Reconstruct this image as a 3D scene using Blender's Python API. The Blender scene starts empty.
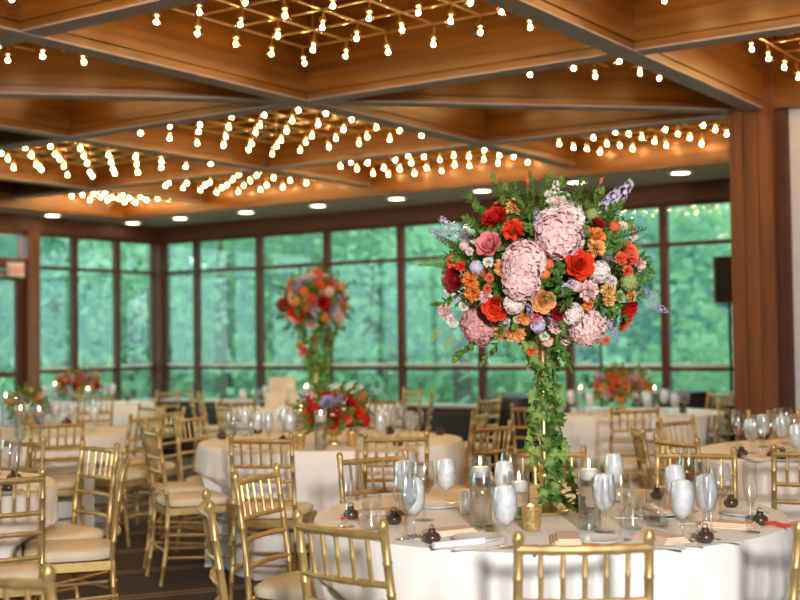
import bpy, math, random
from mathutils import Vector, Matrix, noise
random.seed(7)
PI = math.pi; R_ = math.radians
sc = bpy.context.scene
col = sc.collection
# ------------------------------------------------------------------ camera frame and room axes
F = 1250.0; PITCH = .0318; ROLL = .0130; TH = .6007; EYE = 1.41; H = 1.6
def W(x, y):                                   # camera-ground frame -> room axes
    return (x*math.cos(TH)-y*math.sin(TH), x*math.sin(TH)+y*math.cos(TH))
def ray(u, v):
    du, dv = u-400, v-300
    a = du*math.cos(ROLL)-dv*math.sin(ROLL); b = du*math.sin(ROLL)+dv*math.cos(ROLL)
    x, zz = a/F, -b/F
    return (x, math.cos(PITCH)-zz*math.sin(PITCH), math.sin(PITCH)+zz*math.cos(PITCH))
def at(u, v, z):                               # where a sight line meets the height z (camera-ground frame)
    k = ray(u, v); s = (z-EYE)/k[2]
    return (k[0]*s, k[1]*s)
YAW = -TH                                      # turn from camera frame facing angles to room axes

# ------------------------------------------------------------------ materials
def newmat(name):
    m = bpy.data.materials.new(name); m.use_nodes = True
    nt = m.node_tree
    return m, nt, nt.nodes['Principled BSDF']
def plain(name, c, rough=.5, metal=0, noise=0, scale=20, bump=0, spec=None, emis=None, estr=0, coat=0):
    m, nt, b = newmat(name)
    b.inputs['Base Color'].default_value = (*c, 1); b.inputs['Roughness'].default_value = rough
    b.inputs['Metallic'].default_value = metal
    if spec is not None: b.inputs['Specular IOR Level'].default_value = spec
    if coat: b.inputs['Coat Weight'].default_value = coat
    if emis: b.inputs['Emission Color'].default_value = (*emis, 1); b.inputs['Emission Strength'].default_value = estr
    if noise or bump:
        tc = nt.nodes.new('ShaderNodeTexCoord'); nz = nt.nodes.new('ShaderNodeTexNoise')
        nz.inputs['Scale'].default_value = scale; nz.inputs['Detail'].default_value = 4
        nt.links.new(tc.outputs['Object'], nz.inputs['Vector'])
        if noise:
            rp = nt.nodes.new('ShaderNodeValToRGB')
            rp.color_ramp.elements[0].position = .3; rp.color_ramp.elements[1].position = .7
            rp.color_ramp.elements[0].color = (*[max(0, x*(1-noise)) for x in c], 1)
            rp.color_ramp.elements[1].color = (*[min(1, x*(1+noise)) for x in c], 1)
            nt.links.new(nz.outputs['Fac'], rp.inputs['Fac']); nt.links.new(rp.outputs['Color'], b.inputs['Base Color'])
        if bump:
            bp = nt.nodes.new('ShaderNodeBump'); bp.inputs['Strength'].default_value = bump; bp.inputs['Distance'].default_value = .01
            nt.links.new(nz.outputs['Fac'], bp.inputs['Height']); nt.links.new(bp.outputs['Normal'], b.inputs['Normal'])
    return m
def wood(name, c1, c2, axis, rough=.38):
    m, nt, b = newmat(name)
    tc = nt.nodes.new('ShaderNodeTexCoord'); mp = nt.nodes.new('ShaderNodeMapping')
    s = {'x': (.5, 9, 9), 'y': (9, .5, 9), 'z': (9, 9, .5)}[axis]
    mp.inputs['Scale'].default_value = s
    nt.links.new(tc.outputs['Object'], mp.inputs['Vector'])
    nz = nt.nodes.new('ShaderNodeTexNoise'); nz.inputs['Scale'].default_value = 1.6; nz.inputs['Detail'].default_value = 7; nz.inputs['Distortion'].default_value = .5
    nt.links.new(mp.outputs['Vector'], nz.inputs['Vector'])
    rp = nt.nodes.new('ShaderNodeValToRGB')
    rp.color_ramp.elements[0].position = .32; rp.color_ramp.elements[1].position = .7
    rp.color_ramp.elements[0].color = (*c1, 1); rp.color_ramp.elements[1].color = (*c2, 1)
    nt.links.new(nz.outputs['Fac'], rp.inputs['Fac']); nt.links.new(rp.outputs['Color'], b.inputs['Base Color'])
    b.inputs['Roughness'].default_value = rough
    return m
def thin_glass(name, tint, gloss=.06, edge=.5, rough=.03):
    m = bpy.data.materials.new(name); m.use_nodes = True
    nt = m.node_tree; nt.nodes.clear()
    o = nt.nodes.new('ShaderNodeOutputMaterial'); t = nt.nodes.new('ShaderNodeBsdfTransparent'); g = nt.nodes.new('ShaderNodeBsdfGlossy')
    t.inputs['Color'].default_value = (*tint, 1); g.inputs['Roughness'].default_value = rough
    lw = nt.nodes.new('ShaderNodeLayerWeight'); lw.inputs['Blend'].default_value = .25
    mr = nt.nodes.new('ShaderNodeMapRange'); mr.inputs['To Min'].default_value = gloss; mr.inputs['To Max'].default_value = edge
    nt.links.new(lw.outputs['Facing'], mr.inputs['Value'])
    mx = nt.nodes.new('ShaderNodeMixShader')
    nt.links.new(mr.outputs['Result'], mx.inputs['Fac']); nt.links.new(t.outputs[0], mx.inputs[1]); nt.links.new(g.outputs[0], mx.inputs[2])
    nt.links.new(mx.outputs[0], o.inputs['Surface'])
    return m
def leafmat(name, c1, c2, trans, scale=1.5, tw=.45):
    m = bpy.data.materials.new(name); m.use_nodes = True
    nt = m.node_tree; nt.nodes.clear()
    o = nt.nodes.new('ShaderNodeOutputMaterial'); d = nt.nodes.new('ShaderNodeBsdfDiffuse'); t = nt.nodes.new('ShaderNodeBsdfTranslucent')
    tc = nt.nodes.new('ShaderNodeTexCoord'); nz = nt.nodes.new('ShaderNodeTexNoise'); nz.inputs['Scale'].default_value = scale
    rp = nt.nodes.new('ShaderNodeValToRGB'); rp.color_ramp.elements[0].position = .4; rp.color_ramp.elements[1].position = .6
    rp.color_ramp.elements[0].color = (*c1, 1); rp.color_ramp.elements[1].color = (*c2, 1)
    nt.links.new(tc.outputs['Object'], nz.inputs['Vector']); nt.links.new(nz.outputs['Fac'], rp.inputs['Fac'])
    nt.links.new(rp.outputs['Color'], d.inputs['Color']); t.inputs['Color'].default_value = (*trans, 1)
    mx = nt.nodes.new('ShaderNodeMixShader'); mx.inputs['Fac'].default_value = tw
    nt.links.new(d.outputs[0], mx.inputs[1]); nt.links.new(t.outputs[0], mx.inputs[2]); nt.links.new(mx.outputs[0], o.inputs['Surface'])
    return m

WD = ((.085, .031, .0045), (.235, .096, .0145))
M = {}
M['wood_x'] = wood('beam wood x', *WD, 'x'); M['wood_y'] = wood('beam wood y', *WD, 'y'); M['wood_z'] = wood('column wood', (.10, .03, .009), (.22, .07, .02), 'z', .45)
M['wood_dark'] = wood('header wood', (.085, .026, .011), (.16, .05, .02), 'x', .5)
M['deck'] = wood('deck wood', (.10, .04, .012), (.18, .075, .022), 'y', .55)
M['strip'] = plain('grey strip', (.30, .235, .225), .5, 0, .15, 6)
M['mullion'] = plain('mullion brown', (.080, .024, .010), .7, 0, .2, 8)
M['sill'] = plain('sill paint and skylit ledge', (.62, .62, .60), .5)  # the sill's own paint; on the transom ledge it imitates daylight
M['plaster'] = plain('plaster', (.66, .66, .68), .8, 0, .04, 6)
M['soffit'] = plain('soffit board', (.50, .36, .30), .7, 0, .1, 4)
M['pane'] = thin_glass('window glass', (.80, .965, .92), .02, .28)
M['gold'] = plain('gold paint', (.58, .395, .16), .44, .65, .18, 25)
M['brass'] = plain('brass', (.72, .50, .20), .28, .9)
M['foil'] = plain('gold mercury glass', (.75, .52, .22), .35, .85, .3, 60, .5)
M['cushion'] = plain('ivory cushion', (.80, .68, .50), .75, 0, .05, 10)
M['cloth'] = plain('white cloth', (.90, .86, .82), .85, 0, .03, 5)
M['overlay'] = plain('sheer overlay', (.92, .89, .86), .75, 0, .03, 5)
M['glass'] = thin_glass('clear glass', (.97, .98, .985), .09, .9, .16)
M['water'] = thin_glass('water', (.965, .975, .97), .02, .25)
M['amber'] = thin_glass('amber wine', (.85, .62, .35), .03, .35)
m, nt, b = newmat('ice water'); b.inputs['Base Color'].default_value = (.97, .98, 1, 1); b.inputs['Roughness'].default_value = .25; M['ice'] = m
tc = nt.nodes.new('ShaderNodeTexCoord'); nz = nt.nodes.new('ShaderNodeTexNoise'); nz.inputs['Scale'].default_value = 38; nz.inputs['Detail'].default_value = 2
mr = nt.nodes.new('ShaderNodeMapRange'); mr.inputs['From Min'].default_value = .35; mr.inputs['From Max'].default_value = .65; mr.inputs['To Min'].default_value = .74; mr.inputs['To Max'].default_value = 1.0
nt.links.new(tc.outputs['Object'], nz.inputs['Vector']); nt.links.new(nz.outputs['Fac'], mr.inputs['Value']); nt.links.new(mr.outputs['Result'], b.inputs['Alpha'])
M['candle'] = plain('white wax', (.93, .89, .83), .5); M['pinkwax'] = plain('pink wax', (.85, .52, .45), .5)
M['wick'] = plain('wick', (.05, .04, .03), .8)
M['flame'] = plain('flame', (1, .8, .5), .5, emis=(1, .72, .36), estr=32)
M['bulb'] = thin_glass('amber bulb glass', (1, .86, .62), .06, .6)
M['filament'] = plain('glowing filament', (1, .8, .55), .3, emis=(1, .66, .32), estr=190)
M['down'] = plain('downlight lens', (1, .9, .7), .3, emis=(1, .80, .52), estr=9)
M['trimring'] = plain('white trim ring', (.8, .76, .7), .5)
M['favour'] = plain('dark brown glaze', (.075, .045, .03), .25, 0, .3, 30)
M['red'] = plain('red ribbon', (.72, .04, .02), .55)
M['card'] = plain('white card', (.88, .86, .84), .7)
M['napkin'] = plain('peach napkin', (.80, .60, .44), .8, 0, .06, 30)
M['china'] = plain('white china', (.86, .86, .85), .18)
M['steel'] = plain('steel', (.70, .68, .65), .4, .35)
M['black'] = plain('black cloth', (.012, .012, .014), .8)
M['blackp'] = plain('black plastic', (.015, .015, .017), .45)
M['greyp'] = plain('grey plastic', (.16, .17, .20), .45)
M['cake'] = plain('cream icing', (.82, .70, .56), .6)
M['exitred'] = plain('exit red', (.60, .05, .04), .5, emis=(1, .05, .03), estr=.25)
M['exitwhite'] = plain('exit white', (.85, .82, .8), .5)
M['metalrail'] = plain('door rail', (.45, .36, .30), .4, .5)
M['stem'] = plain('green stem', (.12, .22, .05), .6)
M['leaf'] = leafmat('leaf', (.05, .14, .025), (.19, .33, .075), (.25, .45, .09), 12, .25)
M['ivy'] = leafmat('ivy leaf', (.045, .13, .025), (.34, .47, .14), (.30, .48, .12), 26, .28)
M['bark'] = plain('bark', (.13, .11, .09), .9, 0, .3, 5, .4)
M['tree1'] = leafmat('tree leaf a', (.12, .25, .19), (.29, .45, .37), (.40, .62, .49), .35)
M['tree2'] = leafmat('tree leaf b', (.17, .31, .28), (.36, .52, .48), (.42, .64, .56), .35)
M['tree3'] = leafmat('tree leaf c', (.18, .34, .18), (.40, .57, .36), (.52, .76, .50), .35)
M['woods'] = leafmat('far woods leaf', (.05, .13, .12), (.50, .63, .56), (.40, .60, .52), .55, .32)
M['ground'] = plain('forest ground', (.12, .15, .09), .95, 0, .4, .8)
_pet = {}
def petalmat(c):
    if c not in _pet: _pet[c] = plain('petal %d' % len(_pet), c, .6, 0, .22, 7, spec=.25)
    return _pet[c]
# carpet: dark brown with pairs of thin tan lines
m, nt, b = newmat('carpet'); M['carpet'] = m
tc = nt.nodes.new('ShaderNodeTexCoord'); mp = nt.nodes.new('ShaderNodeMapping'); mp.inputs['Rotation'].default_value = (0, 0, -(TH+R_(24)))
nt.links.new(tc.outputs['Object'], mp.inputs['Vector'])
sx = nt.nodes.new('ShaderNodeSeparateXYZ'); nt.links.new(mp.outputs['Vector'], sx.inputs[0])
def mnode(op, a, bv):
    n = nt.nodes.new('ShaderNodeMath'); n.operation = op
    if hasattr(a, 'links'): nt.links.new(a, n.inputs[0])
    else: n.inputs[0].default_value = a
    if bv is not None:
        if hasattr(bv, 'links'): nt.links.new(bv, n.inputs[1])
        else: n.inputs[1].default_value = bv
    return n.outputs[0]
fr = mnode('FRACT', mnode('MULTIPLY', mnode('ADD', sx.outputs['Y'], 100.13), 1/.78), None)
l1 = mnode('LESS_THAN', mnode('ABSOLUTE', mnode('SUBTRACT', fr, .30), None), .022)
l2 = mnode('LESS_THAN', mnode('ABSOLUTE', mnode('SUBTRACT', fr, .40), None), .022)
ln = mnode('MAXIMUM', l1, l2)
nz = nt.nodes.new('ShaderNodeTexNoise'); nz.inputs['Scale'].default_value = 30; nz.inputs['Detail'].default_value = 5
nt.links.new(tc.outputs['Object'], nz.inputs['Vector'])
rp = nt.nodes.new('ShaderNodeValToRGB'); rp.color_ramp.elements[0].color = (.035, .022, .016, 1); rp.color_ramp.elements[1].color = (.085, .055, .040, 1)
nt.links.new(nz.outputs['Fac'], rp.inputs['Fac'])
mx = nt.nodes.new('ShaderNodeMix'); mx.data_type = 'RGBA'; mx.inputs[7].default_value = (.30, .19, .10, 1)
nt.links.new(ln, mx.inputs[0]); nt.links.new(rp.outputs['Color'], mx.inputs[6]); nt.links.new(mx.outputs[2], b.inputs['Base Color'])
b.inputs['Roughness'].default_value = .95

# ------------------------------------------------------------------ mesh builder
class MB:
    def __init__(s): s.v = []; s.f = []
    def add(s, vs, fs):
        n = len(s.v); s.v += [tuple(p) for p in vs]; s.f += [tuple(i+n for i in f) for f in fs]; return s
    def box(s, c, d, rz=0, bev=0):
        x, y, z = d[0]/2, d[1]/2, d[2]/2; ca, sa = math.cos(rz), math.sin(rz)
        if bev:
            b_ = min(bev, x*.9, y*.9)
            ring = [(x-b_, -y), (x, -y+b_), (x, y-b_), (x-b_, y), (-x+b_, y), (-x, y-b_), (-x, -y+b_), (-x+b_, -y)]
        else: ring = [(x, -y), (x, y), (-x, y), (-x, -y)]
        n = len(ring)
        vs = [(c[0]+p*ca-q*sa, c[1]+p*sa+q*ca, c[2]+zz) for zz in (-z, z) for p, q in ring]
        fs = [(i, (i+1) % n, n+(i+1) % n, n+i) for i in range(n)]+[tuple(range(n-1, -1, -1)), tuple(range(n, 2*n))]
        return s.add(vs, fs)
    def path(s, pts, seg=8, cap=True):          # pts: [(Vector, radius)]
        P = [Vector(p) for p, r in pts]; n = len(P); rings = []
        ref = None
        for i in range(n):
            t = (P[min(i+1, n-1)]-P[max(i-1, 0)])
            t = t.normalized() if t.length > 1e-9 else Vector((0, 0, 1))
            if ref is None:
                ref = Vector((1, 0, 0)) if abs(t.x) < .8 else Vector((0, 1, 0))
            a = (ref-t*ref.dot(t)).normalized(); ref = a; b2 = t.cross(a)
            rings += [P[i]+(a*math.cos(2*PI*k/seg)+b2*math.sin(2*PI*k/seg))*pts[i][1] for k in range(seg)]
        fs = [(i*seg+k, i*seg+(k+1) % seg, (i+1)*seg+(k+1) % seg, (i+1)*seg+k) for i in range(n-1) for k in range(seg)]
        if cap: fs += [tuple(range(seg-1, -1, -1)), tuple((n-1)*seg+k for k in range(seg))]
        return s.add(rings, fs)
    def tube(s, a, b, r, seg=8, r2=None): return s.path([(a, r), (b, r if r2 is None else r2)], seg)
    def lathe(s, prof, seg=16, c=(0, 0, 0), close=False):
        n = len(prof)
        vs = [(c[0]+r*math.cos(2*PI*k/seg), c[1]+r*math.sin(2*PI*k/seg), c[2]+z) for r, z in prof for k in range(seg)]
        fs = [(i*seg+k, i*seg+(k+1) % seg, (i+1)*seg+(k+1) % seg, (i+1)*seg+k) for i in range(n-1) for k in range(seg)]
        if close: fs += [tuple(range(seg-1, -1, -1)), tuple((n-1)*seg+k for k in range(seg))]
        return s.add(vs, fs)
    def mesh(s, name, mat, smooth=True):
        me = bpy.data.meshes.new(name); me.from_pydata(s.v, [], s.f); me.materials.append(mat)
        if smooth:
            me.polygons.foreach_set('use_smooth', [True]*len(me.polygons))
            me.set_sharp_from_angle(angle=R_(42))
        me.update(); return me
    def build(s, name, mat, parent=None, smooth=True, loc=None):
        return link(name, s.mesh(name, mat, smooth), parent, loc)
def link(name, me, parent=None, loc=None):
    o = bpy.data.objects.new(name, me); col.objects.link(o)
    if parent: o.parent = parent
    if loc: o.location = loc
    return o
def tag(o, label, cat, group=None, kind=None):
    if label: o['label'] = label
    if cat: o['category'] = cat
    if group: o['group'] = group
    if kind: o['kind'] = kind
    return o
def empty(name, loc, rz=0, label=None, cat=None, group=None):
    o = bpy.data.objects.new(name, None); col.objects.link(o); o.location = loc; o.rotation_euler = (0, 0, rz); o.empty_display_size = .1
    return tag(o, label, cat, group)
def struct(name, mb, mat, smooth=False, label=None, cat=None):
    o = mb.build(name, mat, None, smooth); o['kind'] = 'structure'
    if label: tag(o, label, cat or name.split('_')[0])
    return o
def dup(o, loc, rz, label, group=None, scale=None):
    r = o.copy(); col.objects.link(r); r.location = loc; r.rotation_euler = (0, 0, rz); r['label'] = label
    if group: r['group'] = group
    if scale: r.scale = (scale,)*3
    for ch in list(o.children):
        c = ch.copy(); col.objects.link(c); c.parent = r
        for g in list(ch.children):
            d = g.copy(); col.objects.link(d); d.parent = c
    return r

# ------------------------------------------------------------------ room shell
YB = 7.2*H; XL = -7.287*H; ZB = EYE+H; ZH = EYE+.817*H; ZU = EYE+.5612*H; ZLO = EYE-.193*H; ZS = EYE-.463*H; ZSOF = EYE+1.49
N1 = (-3.262*H, 4.087*H); L = 1.457*H
XR, YF = 5.0, -3.0
ZD = ZB+1.15
XC, YC = N1[0]+L, N1[1]+L                        # column
struct('floor', MB().box(((XL+XR)/2, (YF+YB)/2, -.05), (XR-XL+.4, YB-YF+.4, .1)), M['carpet'], label='dark brown patterned carpet with thin tan lines', cat='floor')
struct('ceiling', MB().box(((XL+XR)/2, (YF+YB)/2, ZD+.05), (XR-XL+.4, YB-YF+.4, .1)), M['deck'], label='dark wood deck above the coffered beams', cat='ceiling')
# back wall: dado, header, soffit
MUL = [-11.04+1.0435*k for k in range(0, 8)]
wb = struct('wall_back', MB().box(((XL+XC)/2, YB+.06, ZS/2), (XC-XL+.6, .12, ZS)).box(((XL+XC)/2, YB+.06, (ZH+ZD)/2), (XC-XL+.6, .14, ZD-ZH)), M['wood_dark'], label='low dark wall and wooden header of the long window wall', cat='wall')
wl = struct('wall_left', MB().box((XL-.06, (YF+YB)/2, (ZH+ZD)/2), (.14, YB-YF, ZD-ZH)).box((XL-.06, (YB+9.62)/2, ZS/2), (.12, YB-9.62, ZS)).box((XL-.06, (YF+8.2)/2, ZS/2), (.12, 8.2-YF, ZS)), M['wood_dark'], label='low dark wall and wooden header of the left window wall', cat='wall')
sof = struct('soffit', MB().box(((XL+XC)/2-.0, (10.45+YB)/2, ZSOF+.04), (XC-XL, YB-10.45, .08)).box(((XL-11.15)/2, (YF+10.45)/2, ZSOF+.04), (-11.15-XL, 10.45-YF, .08)), M['soffit'], label='flat soffit with recessed lights along the windows', cat='soffit')
fa = struct('trim_1', MB().box(((-11.15+XC)/2, 10.44, (ZSOF+ZD)/2), (XC+11.15, .05, ZD-ZSOF)), M['wood_x'], label='wooden fascia above the soffit of the long window wall', cat='trim')
fb = struct('trim_2', MB().box((-11.15, (YF+10.44)/2, (ZSOF+ZD)/2), (.05, 10.44-YF, ZD-ZSOF)), M['wood_y'], label='wooden fascia above the soffit of the left window wall', cat='trim')
struct('wall_right', MB().box((XC+.08, (YC+YB)/2+.2, ZD/2), (.14, YB-YC, ZD)), M['wood_z'], label='wood wall behind the column, running to the windows', cat='wall')
struct('wall_plaster', MB().box(((XC+.15+XR)/2, YC+.05, ZB/2), (XR-XC-.15, .1, ZB)), M['plaster'], label='pale plaster wall right of the wooden column', cat='wall')
struct('trim_3', MB().box(((XC+XR)/2, YC+.0, (ZB+ZD)/2-.0), (XR-XC, .24, ZD-ZB)), M['wood_x'], label='wooden beam above the pale plaster wall', cat='trim')
struct('baseboard_back', MB().box(((XL+XC)/2, YB-.08, ZS*.45), (XC-XL-.1, .16, ZS*.9)), plain('dark heater', (.03, .022, .02), .5), label='dark heater casing running under the long windows', cat='baseboard')
struct('wall_front', MB().box(((XL+XR)/2, YF-.06, ZD/2), (XR-XL, .12, ZD)), M['plaster'], label='pale plaster wall behind the photographer', cat='wall')
struct('wall_side', MB().box((XR+.06, (YF+YC)/2, ZD/2), (.12, YC-YF, ZD)), M['plaster'], label='pale plaster wall closing the right side of the room', cat='wall')
# windows of the back wall
def bay(n, along, a, b, nth, fixed, label):
    """one window bay between mullion centres a and b, on the wall line `fixed`"""
    root = empty('window_%d' % n, ((a+b)/2 if along == 'x' else fixed, fixed if along == 'x' else (a+b)/2, 0), 0, label, 'window'); root['kind'] = 'structure'
    w = b-a
    def bx(mb, c, d):      # c/d given as (along, out, z)
        return mb.box((c[0], c[1], c[2]) if along == 'x' else (c[1], c[0], c[2]), (d[0], d[1], d[2]) if along == 'x' else (d[1], d[0], d[2]))
    out = .06 if along == 'x' else -.06
    fr = MB(); bx(fr, (-w/2, out, (ZS+ZH)/2), (.078, .07, ZH-ZS)); bx(fr, (w/2, out, (ZS+ZH)/2), (.078, .07, ZH-ZS)) if nth else None
    bx(fr, (0, out, ZH-.02), (w-.062, .06, .04))
    fr.build('frame', M['mullion'], root, False)
    tr = MB(); bx(tr, (0, out, ZU), (w-.062, .05, .038)); tr.build('transom', M['mullion'], root, False)
    tr = MB(); bx(tr, (0, out, ZLO-.012), (w-.062, .05, .038)); tr.build('transom', M['mullion'], root, False)
    tl = MB(); bx(tl, (0, out*1.9, ZLO+.028), (w-.062, .13, .022)); tl.build('ledge', M['sill'], root, False)  # pale strip: skylight on the brown transom's top put into the colour
    sl = MB(); bx(sl, (0, out, ZS+.015), (w-.062, .2, .03)); sl.build('sill', M['sill'], root, False)
    for z0, z1 in ((ZU+.025, ZH-.045), (ZLO+.043, ZU-.025), (ZS+.03, ZLO-.037)):
        g = MB(); bx(g, (0, out*.9, (z0+z1)/2), (w-.062, .008, z1-z0)); g.build('pane', M['pane'], root, False)
names = ['corner bay of the long window wall', 'second bay of the long window wall', 'third bay of the long window wall, behind the left tables', 'window bay left of the far tall bouquet', 'window bay right of the far tall bouquet', 'window bay left of the big bouquet', 'window bay behind the big bouquet', 'window bay right of the big bouquet', 'last window bay beside the wooden column']
edges = [XL+.05]+MUL+[XC-.05]
for i in range(len(edges)-1):
    bay(i+1, 'x', edges[i], edges[i+1], i == len(edges)-2, YB, 'tall brown-framed '+names[i])
le = [9.6, 10.17, 10.85, YB-.03]
for i in range(3):
    bay(10+i, 'y', le[i], le[i+1], i == 2, XL, 'tall brown-framed '+['bay of the left window wall next to the door', 'middle bay of the left window wall', 'corner bay of the left window wall'][i])
for i in range(7):
    bay(13+i, 'y', YF+1.6*i, YF+1.6*(i+1), i == 6, XL, 'window of the left wall, %s from the near end' % ['first', 'second', 'third', 'fourth', 'fifth', 'sixth', 'seventh'][i]) if YF+1.6*(i+1) < 8.3 else None
# door in the left wall
def dbox(mb, y, z, dy, dz, dx=.08, x=0): return mb.box((x, y, z), (dx, dy, dz))
dr = empty('door_1', (XL-.06, 8.9, 0), 0, 'glazed door with brown wooden stiles under the exit sign', 'door'); dr['kind'] = 'structure'
f_ = MB(); dbox(f_, .60, ZH/2, .17, ZH, .2); dbox(f_, -.72, ZH/2, .17, ZH, .2); dbox(f_, 0, ZU+.03, 1.05, .12, .16); dbox(f_, 0, ZH-.02, 1.05, .05)
f_.build('frame', M['wood_z'], dr, False)
f_ = MB(); dbox(f_, .46, ZU/2-.02, .10, ZU-.08, .05); dbox(f_, -.58, ZU/2-.02, .10, ZU-.08, .05); dbox(f_, -.06, .12, .95, .2, .05); dbox(f_, -.06, ZU-.11, .95, .1, .05); dbox(f_, -.06, ZLO-.03, .95, .06, .05)
lf = f_.build('leaf', M['mullion'], dr, False)
f_ = MB(); dbox(f_, -.05, ZU-.11, 1.0, .05, .06, .09); f_.build('closer_rail', M['metalrail'], dr, False)
f_ = MB(); dbox(f_, -.06, (ZLO+ZU)/2-.08, .95, ZU-ZLO-.16, .008); f_.build('pane', M['pane'], dr, False)
f_ = MB(); dbox(f_, -.06, (ZLO-.06+.22)/2, .95, ZLO-.28, .008); f_.build('pane', M['pane'], dr, False)
f_ = MB(); dbox(f_, -.06, (ZU+.09+ZH-.045)/2, 1.05, ZH-ZU-.135, .008); f_.build('pane', M['pane'], dr, False)
# exit sign over the door
ex = empty('exit_sign', (XL+.12, 9.17, ZU-.045), 0, 'small white and red exit sign above the left door', 'sign')
MB().box((0, 0, 0), (.05, .20, .15), 0).build('housing', M['exitwhite'], ex, False)
MB().box((-.055, 0, .03), (.06, .06, .05), 0).build('bracket', M['metalrail'], ex, False)
tx = bpy.data.curves.new('exit_letters', 'FONT'); tx.body = 'EXIT'; tx.size = .105; tx.align_x = 'CENTER'; tx.align_y = 'CENTER'; tx.extrude = .004; tx.materials.append(M['exitred'])
to = bpy.data.objects.new('tmp', tx); col.objects.link(to)
tm = bpy.data.meshes.new_from_object(to.evaluated_get(bpy.context.evaluated_depsgraph_get())); bpy.data.objects.remove(to)
to = link('lettering', tm, ex); to.location = (.027, 0, -.02); to.rotation_euler = (PI/2, 0, PI/2)
struct('trim_5', MB().box((XL+.01, YB-.0, (ZS+ZH)/2), (.11, .11, ZH-ZS)), M['mullion'], label='brown corner post where the two window walls meet', cat='trim')
# column: a square wooden post built of boards, with grooves
cm = MB().box((0, 0, ZD/2), (.30, .30, ZD), 0)
for sx_, sy_ in ((-.152, 0), (0, -.152)):
    for k in (-1, 0, 1):
        cm.box((sx_+(k*.105 if sy_ else 0), sy_+(k*.105 if sx_ else 0), ZD/2), (.016 if sx_ else .098, .016 if sy_ else .098, ZD))
co = struct('column', cm, M['wood_z'], False, 'square reddish wooden column at the right, up to the beams', 'column'); co.location = (XC-.035, YC-.025, 0)
jm = struct('trim_4', MB().box((XC+.15, YC-.03, ZB/2), (.07, .12, ZB)), M['mullion'], label='dark trim between the wooden column and the pale wall', cat='trim')
# beams: stepped section
def beam(a, b, mat, zoff, lab, wdt=.135):
    a, b = Vector((*a, 0)), Vector((*b, 0)); d = (b-a); ln_ = d.length; rz = math.atan2(d.y, d.x)
    w_ = wdt/2; hb = ZD-ZB
    sec = ((-w_, 0), (w_, 0), (w_, .032), (w_-.012, .035), (w_-.012, .045), (w_, .048), (w_, hb), (-w_, hb), (-w_, .048), (-w_+.012, .045), (-w_+.012, .035), (-w_, .032)); ns = len(sec)
    o = MB().add([(0, y, z) for y, z in sec]+[(ln_, y, z) for y, z in sec],
        [(i, (i+1) % ns, ns+(i+1) % ns, ns+i)[::-1] for i in range(ns)]+[tuple(range(ns)), tuple(range(2*ns-1, ns-1, -1))]).build('ceiling_beam', mat, None, False)
    o.location = (a.x, a.y, ZB+zoff); o.rotation_euler = (0, 0, rz); tag(o, lab, 'beam', None, 'structure')
    MB().box((ln_/2, 0, -.006), (ln_, .139, .012)).build('bottom_strip', M['strip'], o, False)
for k in range(-2, 5):
    x = N1[0]+k*L
    beam((x, YF), (x, 10.42 if x < XC-.1 else YC), M['wood_x'], 0, 'wooden ceiling beam running towards the long window wall, %s from the left' % ['first', 'second', 'third', 'fourth', 'fifth', 'sixth', 'seventh'][k+2])
for i in range(-3, 2):
    y = N1[1]+i*L
    beam((-11.13, y), (XR if i < 1 else XC, y), M['wood_x'], .006, 'wooden ceiling beam parallel to the long window wall, %s from the windows' % ['first', 'second', 'third', 'fourth', 'fifth'][1-i])
beam((XC, YC), (N1[0]-2.28*L, N1[1]-2.28*L), M['wood_x'], .012, 'wooden ceiling beam running diagonally to the column')

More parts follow.
